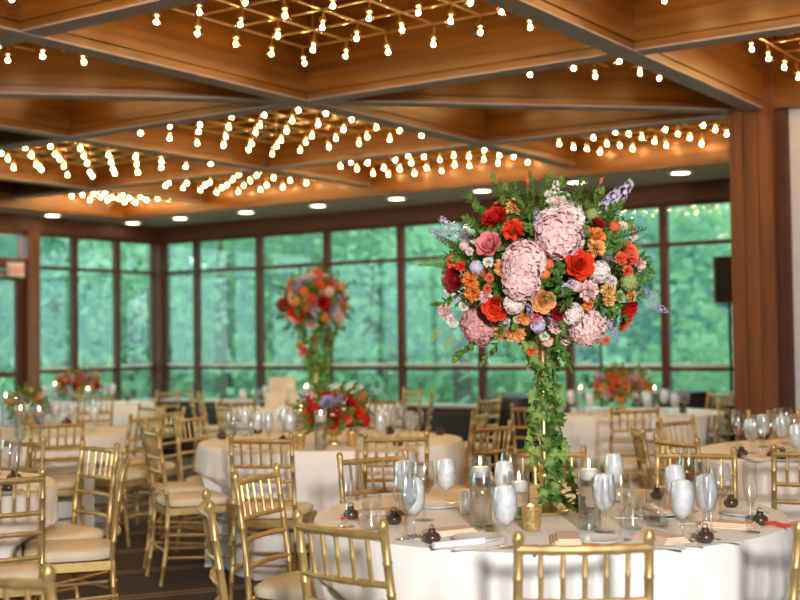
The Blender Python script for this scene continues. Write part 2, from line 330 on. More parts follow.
# ------------------------------------------------------------------ lattice chandeliers
gm = MB().lathe([(.001, -.033), (.017, -.029), (.029, -.014), (.031, .002), (.024, .019), (.014, .030), (.012, .034)], 9)
g_mesh = gm.mesh('globe', M['bulb']); 
fi_mesh = MB().lathe([(.0005, -.012), (.008, -.009), (.0118, -.001), (.008, .009), (.0005, .013)], 6).mesh('filament', M['filament'])
so_mesh = MB().lathe([(.012, .030), (.019, .033), (.020, .046), (.014, .055), (.006, .06), (.005, .10)], 8).mesh('socket', M['brass'])
MARG = .37; ZLAT = ZB+.23
fixt = []
def chandelier(ci, cj, lab, keep=None, ymax=None, n=6, xmin=None, yo=0, zl=ZB+.165):
    """lattice fixture in coffer (ci, cj): corner at N1 + L(ci-.5, cj..)"""
    x0, x1 = N1[0]-L*(cj+.5)+MARG, N1[0]-L*(cj-.5)-MARG
    y0, y1 = N1[1]+L*(ci-.5)+MARG, N1[1]+L*(ci+.5)-MARG
    if ymax: y1 = ymax
    if xmin: x0 = xmin
    y0 += yo; y1 += yo
    cx, cy = (x0+x1)/2, (y0+y1)/2
    ZLAT = zl; root = empty('lattice_chandelier', (cx, cy, ZLAT), 0, lab, 'chandelier')
    xs = [x0+(x1-x0)*k/(n-1)-cx for k in range(n)]
    ny = n if not ymax else 5
    ys = [y0+(y1-y0)*k/(ny-1)-cy for k in range(ny)]
    fr = MB()
    ok = keep or (lambda x, y: True)
    for x in xs:
        yy = [y for y in [ys[0]+(ys[-1]-ys[0])*t/40 for t in range(41)] if ok(x+cx, y+cy)]
        if len(yy) > 2: fr.tube((x, yy[0], 0), (x, yy[-1], 0), .007, 6)
    for y in ys:
        xx = [x for x in [xs[0]+(xs[-1]-xs[0])*t/40 for t in range(41)] if ok(x+cx, y+cy)]
        if len(xx) > 2: fr.tube((xx[0], y, 0), (xx[-1], y, 0), .007, 6)
    for x in (xs[1], xs[-2]):
        for y in (ys[1], ys[-2]):
            if ok(x+cx, y+cy): fr.tube((x, y, 0), (x, y, ZD-ZLAT), .006, 6)
    fr.build('lattice_frame', M['brass'], root)
    for x in xs:
        for y in ys:
            if not ok(x+cx, y+cy): continue
            b_ = link('bulb', g_mesh, root, (x, y, -.10-random.choice((0, 0, .02)))); 
            b_.rotation_euler = (random.uniform(-.15, .15), random.uniform(-.15, .15), 0)
            link('socket', so_mesh, b_); link('filament', fi_mesh, b_)
    return root
dg = lambda s: (lambda x, y: s*((y-N1[1])-(x-N1[0])) > .40)
chandelier(-.5, -.5, 'large brass lattice of bulbs nearest the camera, above the big bouquet', yo=-.11, zl=ZB+.23)
chandelier(.5, -.5, 'triangular brass bulb lattice in front of the diagonal beam, above the column side', dg(-1), zl=ZB+.23)
chandelier(.5, -.5, 'triangular brass bulb lattice behind the diagonal beam, above the big bouquet', dg(1), zl=ZB+.33)
chandelier(-.5, .5, 'triangular brass bulb lattice in front of the diagonal beam, at the upper left', dg(-1), zl=ZB+.23)
chandelier(-.5, .5, 'triangular brass bulb lattice behind the diagonal beam, at the upper left', dg(1), zl=ZB+.33)
chandelier(.5, .5, 'brass bulb lattice just behind the crossing of beams, above the far tall bouquet')
chandelier(1.5, -.5, 'brass bulb lattice in the coffer beside the wooden column', None, 10.3)
chandelier(1.5, .5, 'brass bulb lattice by the soffit, left of the big bouquet top', None, 10.3)
chandelier(.5, 1.5, 'brass bulb lattice in the left far coffer, above the left tables')
chandelier(1.5, 1.5, 'brass bulb lattice by the soffit, second coffer from the window corner', None, 10.3)
chandelier(1.5, 2.5, 'brass bulb lattice in the corner coffer, closest to the window corner', None, 10.3, 5, -10.98)
chandelier(.5, -1.5, 'brass bulb lattice in the upper right corner, above the plaster wall', zl=ZB+.26)
chandelier(-.5, -1.5, 'brass bulb lattice above the right edge, nearer than the corner one', zl=ZB+.26)
chandelier(-1.5, -.5, 'brass bulb lattice over the place where the photographer stands')
chandelier(-1.5, .5, 'brass bulb lattice over the near left aisle')
# downlights in the soffit
def downlight(x, y, lab):
    r = empty('recessed_downlight', (x, y, ZSOF), 0, lab, 'downlight')
    MB().lathe([(.085, 0), (.12, -.004), (.12, -.014), (.085, -.012)], 20).build('trim_ring', M['trimring'], r)
    MB().lathe([(.0, -.008), (.085, -.008)], 20).build('lens', M['down'], r, False)
dn = ['second', 'third', 'fourth', 'fifth', 'sixth', 'seventh', 'eighth']
for k in range(7): downlight(-10.57+1.047*k, 10.8, 'round recessed soffit light, %s from the window corner along the long windows' % dn[k])
downlight(-11.42, 10.85, 'round recessed soffit light in the corner where the window walls meet')
for k, y in enumerate((9.6, 8.5)): downlight(-11.42, y, 'round recessed soffit light over the left windows, ' + ['above the door', 'left of the door'][k])

# ------------------------------------------------------------------ chairs
def chair_proto():
    t = empty('chiavari_chair', (0, 0, 0), 0, 'x', 'chair')
    def bamboo(pts, r):      # add joint rings along a polyline
        out = []
        P = [Vector(p) for p in pts]
        for i in range(len(P)-1):
            n = max(2, int((P[i+1]-P[i]).length/.085))
            for k in range(n):
                q = P[i].lerp(P[i+1], k/n)
                if k or i == 0:
                    d = (P[i+1]-P[i]).normalized()*.006
                    if i == 0 and k == 0: out.append((q, r))
                    else: out += [(q-d, r), (q-d*.3, r*1.18), (q+d*.3, r*1.18), (q+d, r)]
                else: out.append((q, r))
        out.append((P[-1], r)); return out
    for s in (-1, 1):
        pts = [(s*.180, -.225, 0), (s*.176, -.190, .22), (s*.172, -.178, .44), (s*.169, -.195, .62), (s*.167, -.235, .885)]
        b_ = bamboo(pts, .0125)
        b_ += [(Vector((s*.167, -.236, .895)), .016), (Vector((s*.167, -.237, .908)), .015), (Vector((s*.167, -.2385, .918)), .008)]
        MB().path(b_, 8).build('rear_post', M['gold'], t)
    for s in (-1, 1):
        MB().path(bamboo([(s*.200, .195, 0), (s*.195, .185, .42)], .0125), 8).build('front_leg', M['gold'], t)
    def yb(z):
        return -.178-(max(0, z-.44)/.445)**1.25*.057
    def rail(z, r, name):
        y = yb(z); pts = [(Vector((x*.168, y-.022*(1-x*x), z)), r*(1.2 if i % 4 == 0 else 1)) for i, x in enumerate([-1+k/8 for k in range(17)])]
        MB().path(pts, 8).build(name, M['gold'], t)
    rail(.872, .0125, 'crest_rail')
    for z in (.735, .655, .555): rail(z, .010, 'back_rail')
    for k in range(5):
        x = (-1+(k+1)/3)*1.0
        o_ = -.022*(1-x*x)
        MB().path(bamboo([(x*.166, yb(.735)+o_, .735), (x*.167, yb(.872)+o_, .872)], .0068), 6).build('spindle', M['gold'], t)
    ring = []
    sf = MB(); c4 = [(-.182, -.19), (.182, -.19), (.205, .2), (-.205, .2)]
    sf.add([(x, y, z) for z in (.405, .445) for x, y in c4], [(3, 2, 1, 0), (4, 5, 6, 7)]+[(i, (i+1) % 4, 4+(i+1) % 4, 4+i) for i in range(4)])
    sf.build('seat_frame', M['gold'], t, False)
    # cushion: rounded slab
    cu = MB(); rows = [(.94, .445), (1.02, .452), (1.05, .468), (1.03, .484), (.95, .495), (.7, .502), (.3, .505)]
    seg = 28
    def sq(a, k):
        c, s_ = math.cos(a), math.sin(a); q = (abs(c)**5+abs(s_)**5)**(-1/5)
        x, y = c*q, s_*q
        return (x*(.188+.012*y)*k, y*.19*k+.008)
    cu.add([(*sq(2*PI*j/seg, k), z) for k, z in rows for j in range(seg)], [(i*seg+j, i*seg+(j+1) % seg, (i+1)*seg+(j+1) % seg, (i+1)*seg+j) for i in range(len(rows)-1) for j in range(seg)]+[tuple((len(rows)-1)*seg+j for j in range(seg)), tuple(range(seg-1, -1, -1))])
    cu.build('cushion', M['cushion'], t)
    st = []
    for z in (.14, .27):
        for s in (-1, 1): MB().tube((s*.178, -.205, z+.02), (s*.198, .188, z), .0085, 6).build('stretcher', M['gold'], t)
        MB().tube((-.198, .189, z+.06), (.198, .189, z+.06), .0085, 6).build('stretcher', M['gold'], t)
    MB().tube((-.177, -.2, .2), (.177, -.2, .2), .0085, 6).build('stretcher', M['gold'], t)
    return t
TB = {'front': (.53, 4.62, .85), 'mid': (-.46, 8.17, .85), 'left': (-2.88, 9.2, .85), 'nearleft': (-2.47, 5.72, .85), 'right': (2.0, 10.7, .72), 'rightnear': (2.52, 6.95, .85), 'corner': (-3.45, 13.4, .80), 'far': (-.85, 12.2, .85)}
chairs = [  # back-top midpoint (camera-ground frame), facing (0 away, 90 right), label
 ((.46, 3.20), -1, 'gold chiavari chair at the bottom centre, back to us, before the front table'),
 ((-.18, 3.55), 41, 'angled gold chair at the front table, second from the bottom centre going left'),
 ((-.57, 4.91), 112, 'gold chair left of the front table, ivory seat showing, beside the edge-on chair'),
 ((-.63, 4.06), 79, 'gold chair seen edge-on at the bottom, left of the front table'),
 ((-.13, 5.60), 150, 'gold chair across the front table at its left, facing us behind the flutes'),
 ((.66, 5.62), 182, 'gold chair directly behind the tall vine-covered stand, facing us'),
 ((1.31, 5.60), 196, 'gold chair behind the right side of the front table, facing us behind goblets'),
 ((1.84, 5.62), 14, 'gold chair at right edge, back to us, between front table and right table'),
 ((1.20, 3.37), -20, 'gold chair cut by the right edge of the picture at the front table'),
 ((-1.59, 4.95), -25, 'gold chair at left edge with its back to us before the near left table'),
 ((-.945, 2.88), 25, 'gold chair cut by the bottom left corner of the picture'),
 ((-2.08, 6.75), 200, 'gold chair beyond the near left table, half hidden by glasses, facing us'),
 ((-1.53, 6.35), 226, 'gold chair with rounded ivory seat at the near left table, farther of two'),
 ((-1.28, 5.78), -103, 'gold chair in side view, ivory seat, nearer of two by the near left table'),
 ((-2.41, 8.55), -26, 'gold chair with back to us at the near side of the left candle table'),
 ((-1.86, 8.90), -62, 'gold chair at the right side of the left candle table, its back turned to us'),
 ((-1.72, 9.45), -72, 'gold chair right of the left candle table, the one tucked behind another'),
 ((-3.0, 12.3), -30, 'gold chair with back to us in front of the far corner table'),
 ((-1.49, 7.45), 66, 'gold chair standing in the aisle facing the middle table, full legs visible'),
 ((-1.66, 8.06), 82, 'gold chair just behind the aisle chair, facing the middle table'),
 ((-.76, 6.76), 9, 'gold chair with back to us at the near left of the middle table'),
 ((-.03, 6.76), -8, 'gold chair with back to us at the near right of the middle table'),
 ((-1.34, 8.62), 118, 'gold chair at the far left of the middle table, facing right'),
 ((.55, 8.75), -70, 'gold chair at the right of the middle table, farther of two'),
 ((.54, 7.45), -46, 'gold chair at the right of the middle table, the nearer of two'),
 ((.76, 10.79), -52, 'gold chair by the black draped table, left of the vine'),
 ((.98, 9.42), 32, 'gold chair partly hidden behind the vine, near the black draped table'),
 ((-2.50, 13.3), -55, 'gold chair at the window corner beside the far corner table'),
 ((-2.02, 10.15), 222, 'gold chair behind the left candle table, turned towards it'),
 ((-1.45, 10.2), 62, 'gold chair in the far aisle, seen obliquely behind the aisle chairs'),
 ((-2.28, 13.55), 82, 'gold chair seen edge-on against the far windows'),
 ((-2.0, 12.45), 74, 'gold chair at the left side of the far tall-bouquet table'),
 ((-1.42, 10.86), 26, 'gold chair with back to us at the left near side of the far tall-bouquet table'),
 ((-.80, 10.55), 2, 'gold chair with back to us in front of the cake on the far table'),
 ((-.12, 10.78), -24, 'gold chair with back to us, right of the red low flowers, at the far table'),
 ((.05, 12.75), -122, 'gold chair by the windows at the far table, facing left towards us'),
 ((.30, 12.1), -86, 'gold chair seen edge-on at the right of the far table'),
 ((1.68, 9.02), -3, 'gold chair with back to us before the orange low flowers of the right far table'),
 ((1.30, 6.90), 92, 'gold chair seen edge-on left of the right near table'),
 ((1.37, 6.27), 66, 'gold chair turned towards the right near table, the nearest on its left side'),
 ((1.69, 7.70), 138, 'gold chair at the far left of the right near table'),
 ((2.46, 8.29), 178, 'gold chair behind the right near table, facing us before the column'),
 ((2.54, 9.59), -38, 'gold chair by the column, back to us, at the right far table'),
 ((2.95, 10.3), -68, 'gold chair nearest the wooden column foot, edge-on'),
 ((2.78, 11.18), -113, 'gold chair at the window side of the right far table, beside the speaker'),
]
def clear(x, y, a):
    fx, fy = math.sin(R_(a)), math.cos(R_(a)); s_ = 0
    while s_ < .32:
        ok = True
        for tx_, ty_, r in TB.values():
            for lx in (-.2, 0, .2):
                qx, qy = x-fx*s_+fx*.437+fy*lx, y-fy*s_+fy*.437-fx*lx
                if math.hypot(qx-tx_, qy-ty_) < r-(.30 if lx else .17): ok = False
        if ok: break
        s_ += .02
    return (x-fx*s_, y-fy*s_)
chairs = [(clear(*p, a), a, l) for p, a, l in chairs]
proto = chair_proto()
for i, ((x, y), a, lab) in enumerate(chairs):
    fx, fy = math.sin(R_(a)), math.cos(R_(a)); ox, oy = W(x+.237*fx, y+.237*fy)
    rz = TH-R_(a)
    if i == 0: proto.location = (ox, oy, 0); proto.rotation_euler = (0, 0, rz); proto['label'] = lab; proto['group'] = 'gold chiavari chairs around the banquet tables'
    else: dup(proto, (ox, oy, 0), rz, lab)

# ------------------------------------------------------------------ tables
ZT = .765
CH = []
for (x_, y_), a_, _l in chairs:
    fx, fy = math.sin(R_(a_)), math.cos(R_(a_)); CH.append((*W(x_+.237*fx, y_+.237*fy), TH-R_(a_)))
def pushed(wx, wy, a, z, r):
    """radius of the cloth at angle a and height z once seats press it in"""
    if z > .585: return r
    best = r
    for cx, cy, rz in CH:
        if math.hypot(cx-wx, cy-wy) > 1.5: continue
        ca, sa = math.cos(-rz), math.sin(-rz)
        px, py = (wx-cx)*ca-(wy-cy)*sa, (wx-cx)*sa+(wy-cy)*ca
        dx, dy = math.cos(a-rz), math.sin(a-rz)
        t0, t1 = 0, 9
        for p, d, lo, hi in ((px, dx, -.242, .242), (py, dy, -.3, .232)):
            if abs(d) < 1e-9:
                if not lo < p < hi: t0 = 99
                continue
            u, v = sorted(((lo-p)/d, (hi-p)/d)); t0, t1 = max(t0, u), min(t1, v)
        if t0 < t1: best = min(best, t0)
    k = min(1, (.585-z)/.06)
    return r+(min(r, best-.025)-r)*k
def table(key, lab, rot, folds, overlay=True):
    x, y, r = TB[key]; wx, wy = W(x, y)
    t = empty('round_banquet_table', (wx, wy, 0), 0, lab, 'table')
    N = 240; mb = MB(); ph = random.uniform(0, 6)
    prof = [(0, 0)]+[(r*k, 0) for k in (.4, .8, .97)]+[(r, -.006), (r+.008, -.03)]+[(r+.01, -.03-.70*k/9) for k in range(1, 10)]+[(r+.015, -ZT+.008)]
    vs = []
    for rr, dz in prof:
        for k in range(N):
            a = 2*PI*k/N; dep = min(1, max(0, -dz-.02)/.5)
            w = (math.sin(folds*a+ph)+.5*math.sin(folds*2.3*a+ph*2)+.35*math.sin(5*a+ph))*.022*dep+.012*dep
            q_ = pushed(wx, wy, a, ZT+dz, rr+w) if rr > r else rr
            vs.append((q_*math.cos(a), q_*math.sin(a), ZT+dz))
    fs = [(i*N+k, i*N+(k+1) % N, (i+1)*N+(k+1) % N, (i+1)*N+k) for i in range(len(prof)-1) for k in range(N)]
    mb.add(vs, [f[::-1] for f in fs]); mb.build('tablecloth', M['cloth'], t)
    if overlay:
        mb = MB(); vs = []; s = r+.17; steps = 8
        rings = [0, r*.5, r*.97, r+.002]
        for rr in rings:
            for k in range(N):
                a = 2*PI*k/N; vs.append((rr*math.cos(a), rr*math.sin(a), ZT+(.003 if rr < r else -.002)))
        for j in range(1, steps+1):
            for k in range(N):
                a = 2*PI*k/N; q = a-rot
                edge = s/max(abs(math.cos(q)), abs(math.sin(q))); drop = max(.12, min(edge-r, .36)); dz = drop*j/steps
                dep = min(1, max(0, dz-.02)/.5)
                w = (math.sin(folds*a+ph)+.5*math.sin(folds*2.3*a+ph*2)+.35*math.sin(5*a+ph))*.022*dep+.012*dep
                rr = pushed(wx, wy, a, ZT-.006-dz, r+.008+w)+.010
                vs.append((rr*math.cos(a), rr*math.sin(a), ZT-.006-dz))
        nr = len(rings)+steps
        mb.add(vs, [(i*N+k, i*N+(k+1) % N, (i+1)*N+(k+1) % N, (i+1)*N+k)[::-1] for i in range(nr-1) for k in range(N)]); mb.build('cloth_overlay', M['overlay'], t)
    return t
table('front', 'large round front table in white cloth under the big tall bouquet', TH+.3, 19)
table('mid', 'round table in white cloth with the low red bouquet, middle of the room', TH+.6, 21)
table('left', 'round table in white cloth with pink floating candles at the left', TH+.1, 20)
table('nearleft', 'round table in white cloth cut by the left edge, nearest on that side', TH+.5, 18)
table('right', 'round table in white cloth with the low orange bouquet, far right', TH+.2, 22)
table('rightnear', 'round table in white cloth cut by the right edge, beyond the front table', TH+.9, 20)
table('corner', 'round table in white cloth in the far window corner', TH+.4, 19)
table('far', 'round table in white cloth under the far tall bouquet, by the windows', TH+.7, 20)
ZI = ZT+.004

# ------------------------------------------------------------------ flowers (unit size, axis +Z)
def patch(mb, base, d, up, ln_, wd, cup, curl, nu=3, nv=3, tip=.35):
    d = Vector(d).normalized(); up = Vector(up); up = (up-d*up.dot(d)).normalized(); sd = d.cross(up)
    vs = []
    for i in range(nu+1):
        u = i/nu; w = wd*math.sin(PI*min(1, (.12+u*.88)*(1-tip*.45)+0))**.6
        for j in range(nv+1):
            v = -1+2*j/nv
            p = Vector(base)+d*(ln_*u)+sd*(v*w*.5)+up*(cup*(v*v)*wd+curl*u*u*ln_)
            vs.append(p)
    mb.add(vs, [(i*(nv+1)+j, i*(nv+1)+j+1, (i+1)*(nv+1)+j+1, (i+1)*(nv+1)+j) for i in range(nu) for j in range(nv)])
def rose_mesh(rnd):
    mb = MB()
    for n, tilt, ln_, wd, r0 in ((3, 3, .80, .55, .05), (4, 8, .84, .75, .12), (4, 15, .86, .95, .22), (5, 22, .88, 1.05, .33), (5, 32, .88, 1.15, .42), (6, 44, .86, 1.15, .48)):
        o = rnd.uniform(0, 6)
        for k in range(n):
            a = o+2*PI*k/n+rnd.uniform(-.15, .15); t = R_(tilt+rnd.uniform(-4, 4))
            out = Vector((math.cos(a), math.sin(a), 0)); d = out*math.sin(t)+Vector((0, 0, 1))*math.cos(t)
            inn = -out*math.cos(t)+Vector((0, 0, 1))*math.sin(t)
            patch(mb, out*r0+Vector((0, 0, -.35)), d, inn, ln_, wd, .20, -.16 if tilt > 20 else .05)
    return mb
def carn_mesh(rnd, n=60, ps=.55):
    mb = MB()
    for k in range(n):
        z = 1-1.45*(k+.5)/n; a = k*2.39996; r = math.sqrt(max(0, 1-z*z))
        nrm = Vector((r*math.cos(a), r*math.sin(a), z)); d = (nrm+Vector((rnd.uniform(-.5, .5), rnd.uniform(-.5, .5), rnd.uniform(-.1, .5)))).normalized()
        patch(mb, nrm*.35+Vector((0, 0, -.2)), d, Vector((rnd.uniform(-1, 1), rnd.uniform(-1, 1), rnd.uniform(-1, 1))), .62, ps, rnd.uniform(-.15, .2), rnd.uniform(-.25, .25), 2, 3, .05)
    return mb
def hyd_mesh(rnd, n=165):
    mb = MB()
    lump = [(Vector((rnd.uniform(-1, 1), rnd.uniform(-1, 1), rnd.uniform(-.2, 1))).normalized(), rnd.uniform(.04, .16)) for _ in range(6)]
    for k in range(n):
        z = 1-1.75*(k+.5)/n; a = k*2.39996+rnd.uniform(-.1, .1); r = math.sqrt(max(0, 1-z*z))
        nrm = Vector((r*math.cos(a), r*math.sin(a), z))
        rad = .90+sum(h*max(0, nrm.dot(l))**6 for l, h in lump)+rnd.uniform(-.05, .05)
        c = nrm*rad; nt_ = (nrm+Vector((rnd.uniform(-.35, .35), rnd.uniform(-.35, .35), rnd.uniform(-.35, .35)))).normalized()
        t1 = nt_.orthogonal().normalized(); t2 = nt_.cross(t1); o = rnd.uniform(0, 6)
        for q in range(4):
            b_ = o+q*PI/2; d = t1*math.cos(b_)+t2*math.sin(b_)
            patch(mb, c, d+nt_*rnd.uniform(.12, .3), nt_, .175, .17, .12, -.16, 2, 2, .05)
    mb.lathe([(.01, .84), (.5, .68), (.82, .2), (.80, -.3), (.4, -.78)], 12)
    return mb
def sprig_mesh(rnd, n=26):
    mb = MB(); mb.path([((0, 0, 0), .02), ((.04, 0, .4), .018), ((.12, .02, 1.0), .008)], 5)
    for k in range(n):
        t = .25+.75*k/n; a = k*2.4; rad = .17*(1.15-t)+.03
        c = Vector((.12*t*t+rad*math.cos(a), rad*math.sin(a), t)); nrm = Vector((math.cos(a), math.sin(a), .4)).normalized()
        t1 = nrm.orthogonal().normalized(); t2 = nrm.cross(t1)
        for q in range(5):
            b_ = q*2*PI/5; patch(mb, c, t1*math.cos(b_)+t2*math.sin(b_)+nrm*.4, nrm, .085*(1.2-t*.5), .08, .1, -.1, 1, 2, .05)
    return mb
def leafshape(mb, base, d, up, ln_, wd):
    d = Vector(d).normalized(); up = Vector(up); up = (up-d*up.dot(d)).normalized(); sd = d.cross(up); vs = []
    for u, w in ((0, .05), (.25, .8), (.5, 1), (.75, .65), (1, .03)):
        c = Vector(base)+d*ln_*u-up*(.18*u*u*ln_)
        vs += [c-sd*w*wd/2+up*.1*w*wd, c, c+sd*w*wd/2+up*.1*w*wd]
    mb.add(vs, [(3*i+j, 3*i+j+1, 3*i+j+4, 3*i+j+3) for i in range(4) for j in range(2)])
def spray_mesh(rnd, n=9, ln_=.42, wd=.2):
    mb = MB(); mb.path([((0, 0, 0), .016), ((.03, 0, .5), .012), ((.1, 0, 1), .005)], 5)
    for k in range(n):
        t = .2+.8*k/(n-1); a = k*PI+rnd.uniform(-.6, .6) if k < n-1 else 0
        d = Vector((math.cos(a), math.sin(a), .7+t*.5)) if k < n-1 else Vector((.2, 0, 1))
        leafshape(mb, (.1*t*t, 0, t), d, Vector((rnd.uniform(-.3, .3), rnd.uniform(-.3, .3), 1)), ln_*(1.1-.4*t), wd)
    return mb
def fern_mesh(rnd):
    mb = MB(); mb.path([((0, 0, 0), .012), ((.05, 0, .5), .01), ((.18, 0, 1), .004)], 5)
    for k in range(22):
        t = .12+.88*k/22; a = (k % 2)*PI+PI/2
        leafshape(mb, (.18*t*t, 0, t), (0, math.sin(a), .55), (1, 0, .2), .24*(1.15-t)+.05, .055)
    return mb
def bud_mesh(rnd):
    mb = MB(); mb.path([((0, 0, -1.5), .06), ((0, 0, 0), .06)], 5)
    for k in range(6):
        a = k*PI/3; out = Vector((math.cos(a), math.sin(a), 0)); patch(mb, out*.1, out*.25+Vector((0, 0, 1)), -out, 1.6, .8, .2, .05)
    return mb
_fm = {}
GEN = {'rose': rose_mesh, 'carnation': carn_mesh, 'hydrangea': hyd_mesh, 'flower_sprig': sprig_mesh, 'leaf_spray': spray_mesh, 'fern_frond': fern_mesh, 'flower_bud': bud_mesh}
def fmesh(kind, c, var=0):
    key = (kind, c, var)
    if key not in _fm:
        mat = M['leaf'] if c == 'leaf' else (M['ivy'] if c == 'ivy' else petalmat(c))
        _fm[key] = GEN[kind](random.Random(hash(kind) % 7+var*13 if False else len(kind)*5+var*13)).mesh(kind, mat)
    return _fm[key]
def place(kind, c, parent, pos, axis, size, var=0, spin=None):
    o = link(kind, fmesh(kind, c, var), parent, pos); o.scale = (size,)*3
    q = Vector(axis).to_track_quat('Z', 'Y'); o.rotation_mode = 'QUATERNION'
    o.rotation_quaternion = q @ Vector((0, 0, 1)).rotation_difference(Vector((0, 0, 1))) if spin is None else q @ Matrix.Rotation(spin, 4, 'Z').to_quaternion()
    return o
RED = (.55, .012, .01); DRED = (.32, .008, .015); ORED = (.80, .055, .015); CORAL = (.85, .16, .07); ORANGE = (.88, .26, .05); PEACH = (.88, .42, .16); YEL = (.85, .50, .18)
PINK = (.82, .25, .27); BLUSH = (.88, .56, .54); PALE = (.88, .70, .65); DUSTY = (.68, .34, .32); LAV = (.46, .38, .62); LILAC = (.62, .56, .72); WHITE = (.82, .78, .66); GRN = (.36, .42, .14)
BCX, BCY, BPX = 548, 268, 270.0
flowers = [('rose', RED, 495, 218, 21), ('carnation', ORED, 513, 229, 22), ('carnation', YEL, 514, 206, 18), ('rose', PINK, 489, 245, 22), ('flower_bud', WHITE, 471, 232, 9), ('flower_bud', WHITE, 475, 244, 7),
 ('flower_bud', CORAL, 527.6, 184, 8), ('carnation', CORAL, 452, 262, 14), ('carnation', ORED, 461, 266, 10), ('rose', DRED, 455, 279, 19), ('carnation', ORANGE, 470, 280, 18), ('carnation', ORANGE, 472, 293, 17),
 ('carnation', CORAL, 489, 278, 9), ('carnation', CORAL, 487, 289, 9), ('carnation', PEACH, 502, 267, 17), ('hydrangea', BLUSH, 524, 262, 38), ('hydrangea', BLUSH, 522, 281, 34), ('hydrangea', PALE, 514, 304, 18),
 ('rose', ORED, 496, 308, 22), ('hydrangea', DUSTY, 480, 325, 33), ('carnation', PEACH, 500, 334, 16), ('carnation', PEACH, 515, 334, 20), ('carnation', BLUSH, 485, 297, 13), ('rose', PEACH, 543, 301, 20),
 ('carnation', BLUSH, 445, 312, 16), ('carnation', WHITE, 452, 322, 12), ('carnation', PALE, 449, 290, 13), ('carnation', CORAL, 532, 352, 11), ('hydrangea', BLUSH, 559, 236, 42), ('hydrangea', PALE, 566, 219, 32), ('hydrangea', PALE, 552, 222, 26),
 ('hydrangea', LILAC, 541, 226, 14), ('carnation', WHITE, 552, 203, 13), ('carnation', WHITE, 549, 194, 9), ('flower_bud', CORAL, 600, 184, 7), ('carnation', ORANGE, 557, 201, 8), ('rose', DRED, 598, 224, 12),
 ('carnation', ORANGE, 597, 236, 19), ('carnation', PEACH, 597, 248, 18), ('rose', ORED, 579, 265, 25), ('rose', CORAL, 628, 253, 20), ('carnation', CORAL, 622, 258, 13), ('carnation', BLUSH, 640, 264, 14),
 ('carnation', CORAL, 628, 271, 12), ('hydrangea', PALE, 600, 272, 19), ('carnation', BLUSH, 589, 291, 20), ('carnation', ORANGE, 588, 305, 12), ('hydrangea', PALE, 573, 314, 19), ('rose', DRED, 560, 312, 15),
 ('carnation', GRN, 551, 298, 10), ('carnation', YEL, 609, 290, 15), ('carnation', YEL, 610, 300, 13), ('carnation', GRN, 620, 297, 12), ('rose', RED, 627, 311, 20), ('rose', CORAL, 624, 323, 15),
 ('hydrangea', BLUSH, 587, 328, 32), ('hydrangea', GRN, 629, 282, 16), ('carnation', BLUSH, 556, 327, 15), ('carnation', PINK, 536, 318, 12), ('carnation', ORANGE, 541, 250, 9),
 ('carnation', PALE, 612, 282, 12), ('hydrangea', LILAC, 538, 325, 13), ('carnation', WHITE, 463, 306, 11), ('carnation', CORAL, 606, 341, 9), ('carnation', PALE, 566, 340, 12)]
sprigs = [(LAV, 441, 236, 34), (LILAC, 450, 229, 34), (LAV, 531, 309, 26), (LAV, 539, 318, 22), (LAV, 539, 218, 26), (LILAC, 606, 203, 40), (LILAC, 618, 196, 44), (WHITE, 552, 196, 34), (LAV, 611, 330, 24), (LAV, 645, 294, 28), (LAV, 657, 307, 26), (LILAC, 574, 282, 20), (GRN, 448, 342, 20), (GRN, 436, 333, 20), (LILAC, 460, 298, 18), (LILAC, 604, 320, 22), (LAV, 552, 318, 20)]
leaves = [('leaf_spray', 479, 207, 34), ('leaf_spray', 502, 197, 34), ('fern_frond', 465, 254, 44), ('fern_frond', 455, 246, 40), ('leaf_spray', 562, 284, 34), ('leaf_spray', 564, 296, 30), ('fern_frond', 624, 233, 42), ('fern_frond', 588, 192, 46), ('fern_frond', 575, 196, 40),
 ('leaf_spray', 470, 345, 34), ('leaf_spray', 494, 350, 28), ('leaf_spray', 559, 335, 36), ('leaf_spray', 563, 347, 36), ('leaf_spray', 572, 245, 26), ('fern_frond', 612, 246, 36), ('leaf_spray', 506, 322, 26), ('leaf_spray', 527, 214, 30), ('fern_frond', 437, 262, 36), ('leaf_spray', 532, 190, 26), ('fern_frond', 550, 188, 38), ('fern_frond', 634, 244, 32), ('leaf_spray', 615, 312, 26), ('leaf_spray', 446, 302, 26)]
tf = empty('tall_flower_arrangement', (*W(.545, 4.60), ZI), 0, 'large tall bouquet of coral, red and blush flowers on a vine-wrapped gold stand, front table', 'flower arrangement')
def cam2loc(x, y, z):          # offset in the camera-ground frame -> room axes offset
    a, b_ = W(x, y); return Vector((a, b_, z))
CZ = 1.672-ZI
RX, RY, RZ = .375, .36, .29
def bouq(px, py, lift=1.0):
    dx, dz = (px-BCX)/BPX, -(py-BCY)/BPX
    q = (dx/RX)**2+(dz/RZ)**2
    dy = -RY*math.sqrt(max(.02, 1-q))*lift
    n = Vector((dx/RX**2, dy/RY**2, dz/RZ**2)).normalized()
    k = ray(px, py); yy = 4.60+dy                      # true place on the bouquet's front surface
    return k[0]/k[1]*yy-.545, dy, EYE+k[2]/k[1]*yy-(ZI+CZ), n
for i, (k, c, px, py, d) in enumerate(flowers):
    dx, dy, dz, n = bouq(px, py)
    n = (n+Vector((0, -.35, .1))).normalized()
    rad = d/2/BPX*1.12*(4.6+dy)/4.6*(1.02 if k == 'rose' else 1.04)
    place(k, c, tf, cam2loc(dx, dy, dz)+Vector((0, 0, CZ)), cam2loc(*n), rad, i % 2, i*1.3)
